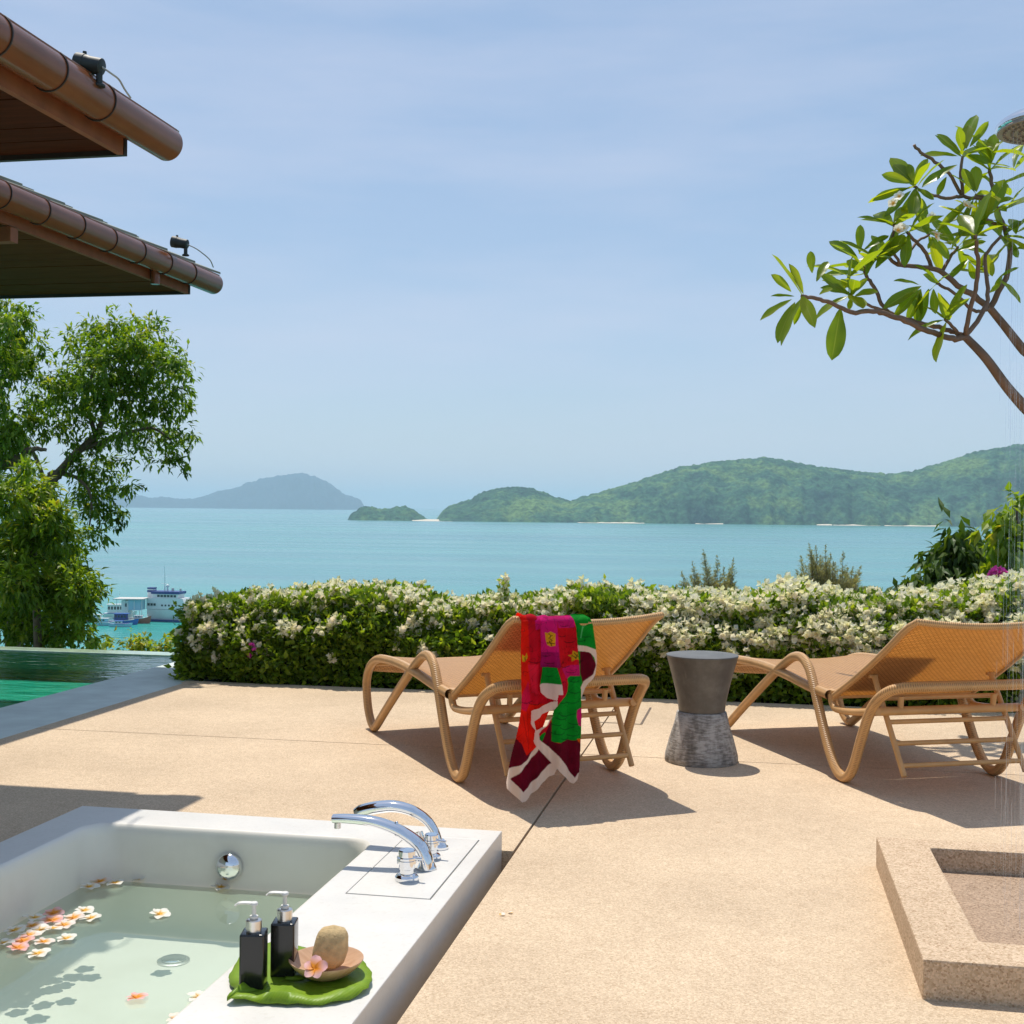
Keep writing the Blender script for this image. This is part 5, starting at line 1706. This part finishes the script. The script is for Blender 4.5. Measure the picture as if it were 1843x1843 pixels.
# ------------------------------------------------------------------ casuarinas beyond the hedge
def casuarina(label, dpt, spires, basex):
    rt_ = DP(basex, 921, dpt); rt_.z = -14.0
    o = thing('casuarina_tree', label, 'tree', rt_, group='casuarinas below the hedge')
    Ps, Ds, Ls, Ws = [], [], [], []
    top_c = DP(basex, 1105, dpt)
    spires = list(spires) + [(tx + random.uniform(-9, 9), ty + random.uniform(14, 40), bx + random.uniform(-7, 7), by, wd * .8) for (tx, ty, bx, by, wd) in spires for _ in range(2)]
    for (tx, ty, bx, by, wd) in spires:
        a = np.array(DP(bx, by, dpt + random.uniform(-.8, .8))); b = np.array(DP(tx, ty, dpt + random.uniform(-.8, .8)))
        L = np.linalg.norm(b - a); wpx = wd / FPX * dpt
        m = MB(); m.tube(smooth_path([top_c, Vector(a), Vector((a + b) / 2), Vector(b)], 4), [.030 - .027 * i / 12 for i in range(13)], 6); m.build('limb', M['bark'], o, smooth=70)
        nt = int(105 * L / 2.4) + 20
        for k in range(nt):
            t = random.random() ** .8
            p = a + (b - a) * t
            rr = wpx * 1.35 * (1.03 - t) ** .85 * random.uniform(.2, 1.25)
            ang = random.uniform(0, 6.28)
            out = np.array([math.cos(ang), math.sin(ang), 0])
            e = p + out * rr + np.array([0, 0, rr * random.uniform(.2, 1.1)])
            nn = 7
            s = rng.random((nn, 1))
            Ps.append(p + (e - p) * s); Ds.append(out * .7 + np.array([0, 0, .75]) + rng.normal(size=(nn, 3)) * .5)
            Ls.append(rng.uniform(.10, .30, nn) * (1.12 - t)); Ws.append(rng.uniform(.009, .017, nn))
    cr = leaf_cloud('crown', np.concatenate(Ps), np.concatenate(Ds), np.concatenate(Ls), np.concatenate(Ws), M['leaf_casu'], o)
    cr['kind'] = 'stuff'
    m = MB(); m.tube([rt_, (rt_ + top_c) / 2 + Vector((.1, 0, 0)), top_c], [.22, .16, .09], 8); m.build('trunk', M['bark'], o, smooth=70)


casuarina('feathery grey casuarina tree, smaller and left of the two over the hedge', 42, [(1266, 989, 1276, 1085, 13), (1291, 999, 1290, 1085, 12), (1320, 1004, 1314, 1085, 11), (1246, 1010, 1256, 1085, 11), (1227, 1028, 1238, 1085, 12), (1217, 1052, 1228, 1088, 8), (1340, 1062, 1334, 1090, 6), (1303, 1020, 1303, 1085, 9), (1255, 1040, 1262, 1090, 10)], 1280)
casuarina('feathery grey casuarina tree, denser and right of the two over the hedge', 42, [(1456, 977, 1466, 1070, 14), (1468, 982, 1474, 1070, 14), (1486, 980, 1486, 1070, 14), (1441, 1000, 1454, 1070, 14), (1433, 1025, 1445, 1070, 12), (1518, 993, 1514, 1070, 11), (1503, 1012, 1504, 1075, 10), (1536, 1020, 1524, 1075, 12), (1550, 1018, 1532, 1072, 9), (1495, 995, 1492, 1070, 11), (1476, 1000, 1480, 1075, 14), (1525, 1030, 1520, 1078, 14)], 1487)

# ------------------------------------------------------------------ shrubs on the right
cM = [(1715, 975, 20), (1730, 965, 14), (1745, 985, 18), (1712, 995, 22), (1735, 1005, 24), (1700, 1015, 22), (1758, 1000, 14), (1750, 1025, 26), (1720, 1035, 28), (1690, 1030, 20), (1668, 1055, 18), (1640, 1055, 16), (1632, 1066, 12), (1652, 1066, 18), (1690, 1058, 26), (1720, 1062, 26), (1760, 1050, 26), (1775, 1030, 20), (1775, 1010, 12)]
rM = DP(1720, 921, 11.5); rM.z = -3
clump_tree('mango_bush', 'dark green glossy bush with drooping leaves above the hedge at right', 'bush', rM, cM, tf1, 11.5, .5, .17, .060, .42, M['leaf_bush'], [([rM, DP(1725, 1060, 11.5), DP(1728, 980, 11.5)], .05, .012, 'trunk'), ([DP(1725, 1060, 11.5), DP(1680, 1060, 11.5), DP(1640, 1065, 11.4)], .02, .008, 'branch')], .75, tone_shift=-.05)
cN = [(1795, 935, 15), (1812, 930, 16), (1830, 925, 18), (1800, 955, 14), (1822, 955, 22), (1845, 950, 25), (1805, 985, 18), (1830, 990, 26), (1850, 1000, 26), (1800, 1010, 16), (1790, 1025, 18), (1815, 1030, 24), (1840, 1040, 26), (1770, 1045, 14), (1870, 960, 30), (1880, 1020, 40), (1835, 905, 9)]
rN = DP(1850, 921, 10.4); rN.z = -2.5
clump_tree('climbing_shrub', 'yellow green broad leaved shrub at the right edge above the hedge', 'bush', rN, cN, tf1, 10.4, .4, .13, .062, .22, M['leaf_young'], [([rN, DP(1840, 1050, 10.4), DP(1830, 920, 10.4)], .035, .01, 'trunk'), ([DP(1660, 1082, 10.2), DP(1720, 1062, 10.2), DP(1760, 1040, 10.3), DP(1810, 1026, 10.4)], .006, .004, 'stem')], .6)

# ------------------------------------------------------------------ bougainvillea hedge
HX0, HX1, HY0, HY1 = -3.85, 4.4, 7.92, 9.0
hedge = thing('bougainvillea_hedge', 'long low bougainvillea hedge covered in cream white blooms along the terrace edge', 'hedge', (.3, 8.4, 0))
top_px = [(300, 1140), (322, 1112), (345, 1095), (400, 1080), (450, 1068), (470, 1078), (530, 1068), (600, 1066), (690, 1066), (750, 1074), (800, 1085), (850, 1080), (900, 1074), (990, 1078), (1030, 1075), (1080, 1068), (1110, 1068), (1200, 1082), (1240, 1074), (1300, 1084), (1400, 1072), (1450, 1062), (1550, 1076), (1650, 1084), (1750, 1066), (1843, 1046), (2200, 1040)]
tx_ = [p[0] for p in top_px]; ty_ = [p[1] for p in top_px]


def hedge_top(X, Y):
    """height of the clipped top at a place on the ground"""
    lat = X * math.cos(YAW) + Y * math.sin(YAW); d = -X * math.sin(YAW) + Y * math.cos(YAW)
    px = 921.5 + lat / d * FPX
    d8 = (8.45 + math.tan(YAW) * 0) 
    return px


def hedge_h(X):
    Y = 8.4
    lat = X * math.cos(YAW) + Y * math.sin(YAW); d = -X * math.sin(YAW) + Y * math.cos(YAW)
    px = 921.5 + lat / d * FPX
    return CAMH - (np.interp(px, tx_, ty_) + 13 - HZ(px)) / FPX * d + .055 * noise.noise(Vector((X * 2.3, .7, 0))) + .045 * noise.noise(Vector((X * 6.1, 2.2, 0)))


hh = {round(x, 2): hedge_h(x) for x in np.arange(HX0 - .3, HX1 + .3, .01)}
def HH(x): return hh.get(round(float(x), 2), .6)


# opaque dark core, coloured like the shaded inside of the hedge
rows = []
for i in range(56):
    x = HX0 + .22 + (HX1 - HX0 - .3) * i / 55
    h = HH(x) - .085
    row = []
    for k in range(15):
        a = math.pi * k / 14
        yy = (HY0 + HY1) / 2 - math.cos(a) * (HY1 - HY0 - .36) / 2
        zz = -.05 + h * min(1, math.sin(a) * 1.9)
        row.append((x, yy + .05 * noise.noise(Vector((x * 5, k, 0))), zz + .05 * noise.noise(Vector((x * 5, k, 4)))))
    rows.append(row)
mb = MB(); mb.sheet(rows); mb.build('shade_core', M['leaf_core'], hedge, smooth=60)


def hedge_point(front_bias=.5, lowcut=0.0):
    """a point near the hedge surface with its outward direction"""
    x = random.uniform(HX0, min(HX1, 2.9))
    h = HH(x)
    u = random.random()
    if u < front_bias:
        z = h * (lowcut + (1 - lowcut) * random.random() ** .9)
        bul = .10 * noise.noise(Vector((x * 2.1, z * 3, 1))) + .04 * noise.noise(Vector((x * 6, z * 7, 2)))
        round_ = .26 * max(0, (z / h - .55) / .45) ** 2
        return Vector((x, HY0 + round_ - bul + random.uniform(-.02, .11), z)), Vector((0, -1, .35))
    y = HY0 + .1 + random.random() ** 1.1 * (HY1 - HY0 - .15)
    bul = .035 * noise.noise(Vector((x * 2.4, y * 3, 7))) + .03 * noise.noise(Vector((x * 7, y * 7, 9)))
    edge = max(0, (HY0 + .22 - y) / .22)
    return Vector((x, y, h - .10 * edge ** 2 + bul + random.uniform(-.09, .05))), Vector((0, -.25, 1))


NL = 60000
P = np.zeros((NL, 3)); D = np.zeros((NL, 3)); T = np.zeros(NL)
for i in range(NL):
    if i < 2600:                                  # rounded left end
        a = random.uniform(0, math.pi); r = random.uniform(.0, .22)
        z = random.random() * .52
        p = Vector((HX0 + .12 - math.sin(a) * r * (1 - .3 * z) + .05 * noise.noise(Vector((z * 6, a, 3))), HY0 + .05 + random.random() * .9, z)); o_ = Vector((-1, -.5, .3))
    else:
        p, o_ = hedge_point(.56)
    P[i] = p
    D[i] = o_ + Vector((random.gauss(0, .8), random.gauss(0, .7), random.gauss(-.15, .7)))
    T[i] = min(1, max(0, random.gauss(.45, .22)))
Wd = rng.uniform(.026, .040, NL); Ln = rng.uniform(.040, .066, NL)
lv_ = leaf_cloud('foliage', P, D, Ln, Wd, M['leaf_hedge'], hedge, T); lv_['kind'] = 'stuff'


# bract clusters
def bract_cluster(name, nfl, rad, mat, size):
    P, D, L, W, T, N = [], [], [], [], [], []
    for k in range(nfl):
        v = Vector((random.gauss(0, 1), random.gauss(0, 1), random.gauss(.4, 1))).normalized()
        c = v * rad * random.uniform(.2, .9)
        o1 = v.orthogonal().normalized(); o2 = v.cross(o1)
        a0 = random.uniform(0, 6); tn_ = min(1, max(0, random.gauss(.46, .24)))
        for j in range(3):
            a = a0 + j * 2.094
            d = (o1 * math.cos(a) + o2 * math.sin(a)) * .75 + v * .75
            P.append(c - v * .008); D.append(d); L.append(size * random.uniform(.85, 1.15)); W.append(size * random.uniform(.72, .95)); T.append(tn_)
            N.append(v)
        P.append(Vector((0, 0, 0))); D.append(v); L.append(max(.012, c.length)); W.append(.006); T.append(.2); N.append(o1)
    n = len(P)
    P, D, N = np.array(P), unit(np.array(D)), np.array(N)
    N = unit(N - D * (N * D).sum(1, keepdims=True)); Sd = np.cross(N, D)
    TV = np.array([(0, 0, 0), (.5, .5, .10), (.5, -.5, .10), (1, 0, .05), (.5, 0, -.02)])
    L, W = np.array(L), np.array(W)
    V = P[:, None] + TV[None, :, 0, None] * (L[:, None, None] * D[:, None]) + TV[None, :, 1, None] * (W[:, None, None] * Sd[:, None]) + TV[None, :, 2, None] * (L[:, None, None] * N[:, None])
    Fc = (LEAF_F[None] + (np.arange(n) * 5)[:, None, None]).reshape(-1, 3)
    return np_mesh(name, V.reshape(-1, 3), Fc, mat, tone=np.repeat(T, 5))


BCL = [bract_cluster('flower_cluster', k, r * 1.15, M['bract_white'], .038) for k, r in ((6, .032), (8, .040), (5, .028), (9, .046), (4, .022), (11, .052))]


def cluster_spots(n):
    out = []
    while len(out) < n:
        p, d = hedge_point(.50, .25)
        lat = p.x * math.cos(YAW) + p.y * math.sin(YAW); dd = -p.x * math.sin(YAW) + p.y * math.cos(YAW)
        px = 921.5 + lat / dd * FPX
        f = p.z / HH(p.x)
        w = max(0, (f - .22) / .78) ** 1.25
        pt = .5 + .9 * noise.noise(Vector((p.x * 2.2, p.y * 2.2, p.z * 2.5)))
        wx = .85 if px < 620 else .9 if px < 1100 else 1.9
        if random.random() < w * wx * max(.08, pt) * 1.3 + .012:
            out.append((p + d.normalized() * .03, f))
    return out


spots = cluster_spots(2700)
spots.sort(key=lambda s: s[0].y - s[0].z * .4)
P_rest = []
for i, (p, f) in enumerate(spots):
    if i < 290:
        o = link('flower_cluster', random.choice(BCL), hedge)
        o.location = p - Vector(hedge.location)
        o.rotation_euler = (random.uniform(-.9, .4), random.uniform(-.5, .5), random.uniform(0, 6.28))
        o.scale = (random.uniform(.65, 1.2),) * 3
    else:
        P_rest.append(p)
bmj = bmesh.new()
Vs, Fs, Ts, b0 = [], [], [], 0
for p in P_rest:
    src = random.choice(BCL)
    n = len(src.vertices)
    co = np.empty(n * 3, np.float32); src.vertices.foreach_get('co', co); co = co.reshape(-1, 3)
    tn_ = np.empty(n, np.float32); src.attributes['tone'].data.foreach_get('value', tn_)
    rm = np.array(Matrix.Rotation(random.uniform(0, 6.28), 3, 'Z') @ Matrix.Rotation(random.uniform(-.8, .4), 3, 'X')) * random.uniform(.6, 1.15)
    Vs.append(co @ rm.T + np.array(p)); Ts.append(tn_)
    fi = np.empty(len(src.polygons) * 3, np.int32); src.polygons.foreach_get('vertices', fi); Fs.append(fi.reshape(-1, 3) + b0); b0 += n
bmj.free()
me = np_mesh('blossoms', np.concatenate(Vs), np.concatenate(Fs), M['bract_white'], tone=np.concatenate(Ts))
bl = link('blossoms', shift(me, hedge), hedge); bl['kind'] = 'stuff'
# upright sprigs that stand above the clipped top
for (px, ybot, ytop, hw) in ((907, 1085, 1042, 10), (1088, 1085, 1050, 16), (452, 1075, 1066, 6), (760, 1085, 1072, 5), (1240, 1085, 1070, 8), (835, 1090, 1080, 4), (1452, 1075, 1058, 12), (1840, 1060, 1042, 10), (1700, 1085, 1070, 9), (345, 1105, 1088, 8), (690, 1075, 1060, 8), (600, 1075, 1060, 8)):
    d = 8.45
    a, b = DP(px, ybot + 14, d), DP(px + random.uniform(-3, 3), ytop, d)
    m = MB(); m.tube(smooth_path([a, (a + b) / 2 + Vector((.008, 0, 0)), b], 4), .003, 5); m.build('sprig_stem', M['bark'], hedge)
    n = 46
    s = rng.random((n, 1)) ** .7
    Pp = np.array(a) + (np.array(b) - np.array(a)) * s + rng.normal(size=(n, 3)) * hw / FPX * d * .4
    q = leaf_cloud('sprig_leaves', Pp, rng.normal(size=(n, 3)) + np.array([0, 0, .5]), rng.uniform(.03, .05, n), rng.uniform(.018, .03, n), M['leaf_hedge'], hedge, np.clip(rng.normal(.7, .15, n), 0, 1)); q['kind'] = 'stuff'
    for k in range(3):
        o = link('flower_cluster', random.choice(BCL), hedge)
        o.location = a + (b - a) * (.45 + .27 * k) + Vector((random.uniform(-1, 1), 0, 0)) * hw / FPX * d * .5 - Vector(hedge.location)
        o.rotation_euler = (random.uniform(-.9, .3), 0, random.uniform(0, 6.28)); o.scale = (random.uniform(.6, .9),) * 3
PK = bract_cluster('pink_bloom', 7, .026, M['bract_pink'], .028)
for (px, py, sc, rot_) in ((453, 1162, .75, 0), (457, 1170, .6, 2), (451, 1181, .75, 4)):
    o = link('flower_cluster', PK, hedge); o['label'] = 'magenta bloom among the white ones'
    o.location = PL(px, py, (0, HY0 - .06, 0), Vector((0, 1, 0))) - Vector(hedge.location); o.scale = (sc,) * 3; o.rotation_euler = (0, 0, rot_)
pb = thing('pink_bougainvillea', 'magenta bougainvillea bloom standing above the hedge at the right', 'flower', DP(1797, 1033, 8.25))
for (px, py) in ((1785, 1042), (1790, 1034), (1800, 1034), (1808, 1040), (1796, 1040)):
    o = link('bract_cluster', PK, pb); o.location = DP(px, py - 5, 8.25) - pb.location; o.scale = (1.15,) * 3; o.rotation_euler = (random.uniform(-1, 0), 0, random.uniform(0, 6))
mb = MB(); mb.tube([DP(1797, 1100, 8.25), DP(1797, 1036, 8.25)], .004, 6); mb.build('stem', M['bark'], pb)

# timber screen at the right edge
ts = DP(1850, 1250, 7.45)
scr = thing('timber_screen', 'weathered grey timber post standing at the right edge behind the lounger', 'post', (ts.x, ts.y, 0))
for k in range(4):
    mb = MB(); mb.box(ts.x - .055 + k * .10, ts.x + .037 + k * .10, ts.y - .02 + .004 * (k % 2), ts.y + .03, 0, .50 + .01 * (k % 2)); mb.build('plank', M['timber_grey'], scr, bevel=.004)

# ------------------------------------------------------------------ boats in the bay
def sp_(px, py=None, d=375.0):
    p = DP(px, HZ(px), d)
    return Vector((p.x, p.y, SEA))
fwd = CAM_R @ Vector((0, 0, -1)); fwd.z = 0; fwd.normalize()
rgt = Vector((fwd.y, -fwd.x, 0))
PXM = 375 / FPX           # metres per photo pixel out there


def hull(m, L, W, H, sheer=.25, n=14, z0=-.4, bow=.45, full=.9):
    """hull pointing to +x, centred, lofted sections"""
    rows = []
    for i in range(n):
        t = i / (n - 1)
        x = -L / 2 + L * t
        wd = W / 2 * (full + (1 - full) * math.sin(min(1, t / .3) * math.pi / 2)) * (1 if t < 1 - bow else max(.02, math.cos((t - (1 - bow)) / bow * math.pi / 2) ** .75))
        top = H + sheer * H * max(0, (t - .5) / .5) ** 2
        rake = .10 * L * max(0, (t - .75) / .25)
        rows.append([(x + rake * .0, -wd * .55, z0), (x + rake * .5, -wd * .92, H * .35), (x + rake, -wd, top), (x + rake, wd, top), (x + rake * .5, wd * .92, H * .35), (x, wd * .55, z0), (x, -wd * .55, z0)])
    m.sheet(rows)
    m.add(rows[0][:-1], [tuple(range(6))]); m.add(rows[-1][:-1], [tuple(range(6))[::-1]])
    # deck
    for i in range(n - 1):
        a, b = rows[i], rows[i + 1]
        m.add([(a[2][0], a[2][1] * .96, a[2][2] - .08), (b[2][0], b[2][1] * .96, b[2][2] - .08), (b[3][0], b[3][1] * .96, b[3][2] - .08), (a[3][0], a[3][1] * .96, a[3][2] - .08)], [(0, 1, 2, 3)])


base_rot = math.atan2(rgt.y, rgt.x)
ship = thing('ferry', 'large white ferry with navy bridge band and tall mast moored in the bay', 'ship', sp_(322), base_rot - .18)
W = lambda m, n, mt, **k: m.build(n, mt, ship, world=False, **k)
m = MB(); hull(m, 17, 6, 3.6, .45, 16); W(m, 'hull', M['white_paint'], smooth=30)
m = MB(); m.box(-8.6, 7.6, -3.02, 3.02, .05, .55); hs_ = W(m, 'hull_stripe', M['navy'])
m = MB(); m.add([(-8.8, -2.9, 3.7), (4.2, -2.9, 3.7), (4.2, 2.9, 3.7), (-8.8, 2.9, 3.7), (-8.8, -2.8, 7.0), (2.6, -2.6, 7.0), (2.6, 2.6, 7.0), (-8.8, 2.8, 7.0)], [(3, 2, 1, 0), (4, 5, 6, 7), (0, 1, 5, 4), (1, 2, 6, 5), (2, 3, 7, 6), (3, 0, 4, 7)]); W(m, 'superstructure', M['white_paint'])
m = MB(); m.box(-7.4, 1.0, -2.3, 2.3, 7.01, 8.2); W(m, 'bridge', M['white_paint'])
m = MB(); m.box(-7.6, 1.5, -2.5, 2.5, 8.21, 9.0); W(m, 'bridge_roof', M['navy'], bevel=.1)
for k in range(6):
    m = MB(); m.box(-5.6 + k * 1.05, -4.8 + k * 1.05, -2.36, -2.31, 7.3, 7.95); W(m, 'window', M['window'])
for k in range(6):
    m = MB(); m.box(-4.0 + k * 1.1, -3.5 + k * 1.1, -2.95, -2.86, 4.6, 5.1); W(m, 'porthole', M['window'])
for k in range(3):
    m = MB(); m.box(-8.4 + k * .95, -7.7 + k * .95, -2.95, -2.86, 4.7, 5.4); W(m, 'window', M['window'])
m = MB(); m.box(-9.4, -7.5, -1.1, 1.1, 7.02, 9.9); fnl = W(m, 'funnel', M['white_paint'], bevel=.15)
m = MB(); m.box(-9.45, -7.45, -1.15, 1.15, 8.6, 9.2); m.box(-9.45, -7.45, -1.15, 1.15, 9.55, 10.0); m.build('funnel_band', M['navy'], fnl, world=False)
m = MB(); m.tube([(-4.3, 0, 9.0), (-4.3, 0, 12.5), (-4.5, 0, 16.6)], [.20, .13, .06], 8); m.tube([(-5.3, 0, 11.2), (-3.2, 0, 11.2)], .05, 6); m.tube([(-5.0, 0, 13.4), (-3.7, 0, 13.4)], .04, 6); W(m, 'mast', M['white_paint'])
m = MB(); m.lathe([(.05, 0), (.5, .25), (.55, .6), (.3, .95), (.05, 1.05)], (-3.4, 0, 10.0), 12); m.box(-3.6, -3.2, -.2, .2, 9.0, 10.0); W(m, 'radar_dome', M['white_paint'], smooth=60)
m = MB(); m.box(-2.0, -1.4, -.3, .3, 9.0, 9.9); m.box(0.6, 1.0, -.3, .3, 9.0, 9.8); W(m, 'deck_box', M['greyroof'])

lp_ = sp_(244)
stage = thing('landing_stage', 'floating landing stage with flat roof on posts beside the ferry stern', 'pontoon', lp_ + fwd * -3, base_rot)
W = lambda m, n, mt, **k: m.build(n, mt, stage, world=False, **k)
m = MB(); m.box(-3.8, 4.2, -3, 3, -.3, .7); W(m, 'pontoon_deck', M['greyroof'])
m = MB(); m.box(-4.6, 4.4, -3.4, 3.4, 6.75, 7.05); W(m, 'flat_roof', M['greyroof'], bevel=.05)
for x in (-3.6, -1.2, 1.6, 3.9):
    for y in (-2.8, 2.8):
        m = MB(); m.tube([(x, y, .7), (x, y, 6.74)], .10, 6); W(m, 'post', M['white_paint'])
m = MB(); m.box(-.2, 3.4, -2.4, 2.4, 3.6, 6.6); W(m, 'blue_cabin', M['skyblue'])
m = MB(); m.box(-2.4, -.3, -2.2, 2.2, .72, 6.4); W(m, 'white_cabin', M['white_paint'])
m = MB(); m.box(-1.5, -.8, -2.26, -2.21, 4.6, 5.6); W(m, 'window', M['window'])


def boat(name, label, px, off, L, Wd, H, rot, hmat, smat, cabin, cmat, mast=0):
    b = thing(name, label, 'boat', sp_(px) + fwd * off, base_rot + rot, 'small boats at the landing')
    m = MB(); hull(m, L, Wd, H, .5, 12); m.build('hull', M[hmat], b, smooth=30, world=False)
    m = MB(); m.tube([(-L / 2, -Wd / 2 * .98, H + .02), (L * .15, -Wd / 2 * 1.0, H + .04), (L * .45, -Wd * .28, H * 1.3)], .09, 6); m.build('gunwale', M[smat], b, world=False)
    if cabin:
        cl, chh, roofm = cabin
        m = MB(); m.box(-cl / 2 - L * .08, cl / 2 - L * .08, -Wd * .34, Wd * .34, H * .9, H + chh); m.build('cabin', M[cmat], b, bevel=.08, world=False)
        m = MB(); m.box(-cl / 2 - L * .11, cl / 2, -Wd * .42, Wd * .42, H + chh + .01, H + chh + .16); m.build('cabin_roof', M[roofm], b, bevel=.05, world=False)
        m = MB()
        k = int(cl / .9)
        for i in range(k):
            m = MB(); m.box(-cl / 2 - L * .08 + .2 + i * .9, -cl / 2 - L * .08 + .75 + i * .9, -Wd * .34 - .05, -Wd * .34 - .005, H + chh * .45, H + chh * .8); m.build('window', M['window'], b, world=False)
    if mast:
        m = MB(); m.tube([(0, 0, H), (0, 0, H + mast)], .05, 6); m.build('mast', M['white_paint'], b, world=False)


boat('motor_cruiser', 'white two deck motor cruiser left of the landing stage', 205, 6, 9.0, 3.0, 1.7, .1, 'white_paint', 'blue', (5.2, 2.6, 'white_paint'), 'white_paint', 6.5)
boat('long_boat', 'white long boat with a blue stern at the left of the group', 190, -6, 7.5, 2.0, 1.0, .05, 'white_paint', 'blue', (3.0, 1.2, 'white_paint'), 'white_paint')
boat('fishing_boat', 'dark blue fishing boat with a blue tarpaulin in front of the stage', 246, -12, 7.8, 2.4, 1.2, -.05, 'blue', 'white_paint', (3.6, 1.9, 'blue'), 'navy')
boat('dive_boat', 'rust red boat moored under the ferry stern', 268, -8, 5.6, 2.0, 1.5, .0, 'redbrown', 'white_paint', (2.0, .7, 'white_paint'), 'white_paint')
boat('speed_boat', 'low blue and white speedboat nearest the camera below the fishing boat', 222, -16, 6.5, 1.9, .9, .0, 'skyblue', 'white_paint', (2.2, 1.1, 'white_paint'), 'skyblue')
boat('speed_boat', 'low pale blue speedboat in front of the fishing boat', 254, -19, 6.0, 1.8, .8, .0, 'skyblue', 'blue', (1.8, .8, 'blue'), 'white_paint')

# ------------------------------------------------------------------ haze
mb = MB(); mb.box(-42000, 42000, -2500, 39500, SEA - 1.2, 385)
hz = mb.build('haze', None)
hz.data.materials.clear()
hm = bpy.data.materials.new('sea_haze'); hm.use_nodes = True
hm.node_tree.nodes.clear()
ho = hm.node_tree.nodes.new('ShaderNodeOutputMaterial')
hv = hm.node_tree.nodes.new('ShaderNodeVolumePrincipled')
hv.inputs['Color'].default_value = (.62, .77, .89, 1)
hv.inputs['Density'].default_value = 9.0e-5
hv.inputs['Anisotropy'].default_value = 0.0
hm.node_tree.links.new(hv.outputs[0], ho.inputs['Volume'])
hz.data.materials.append(hm)
tag(hz, 'pale sea haze over the bay', 'haze', kind='stuff')
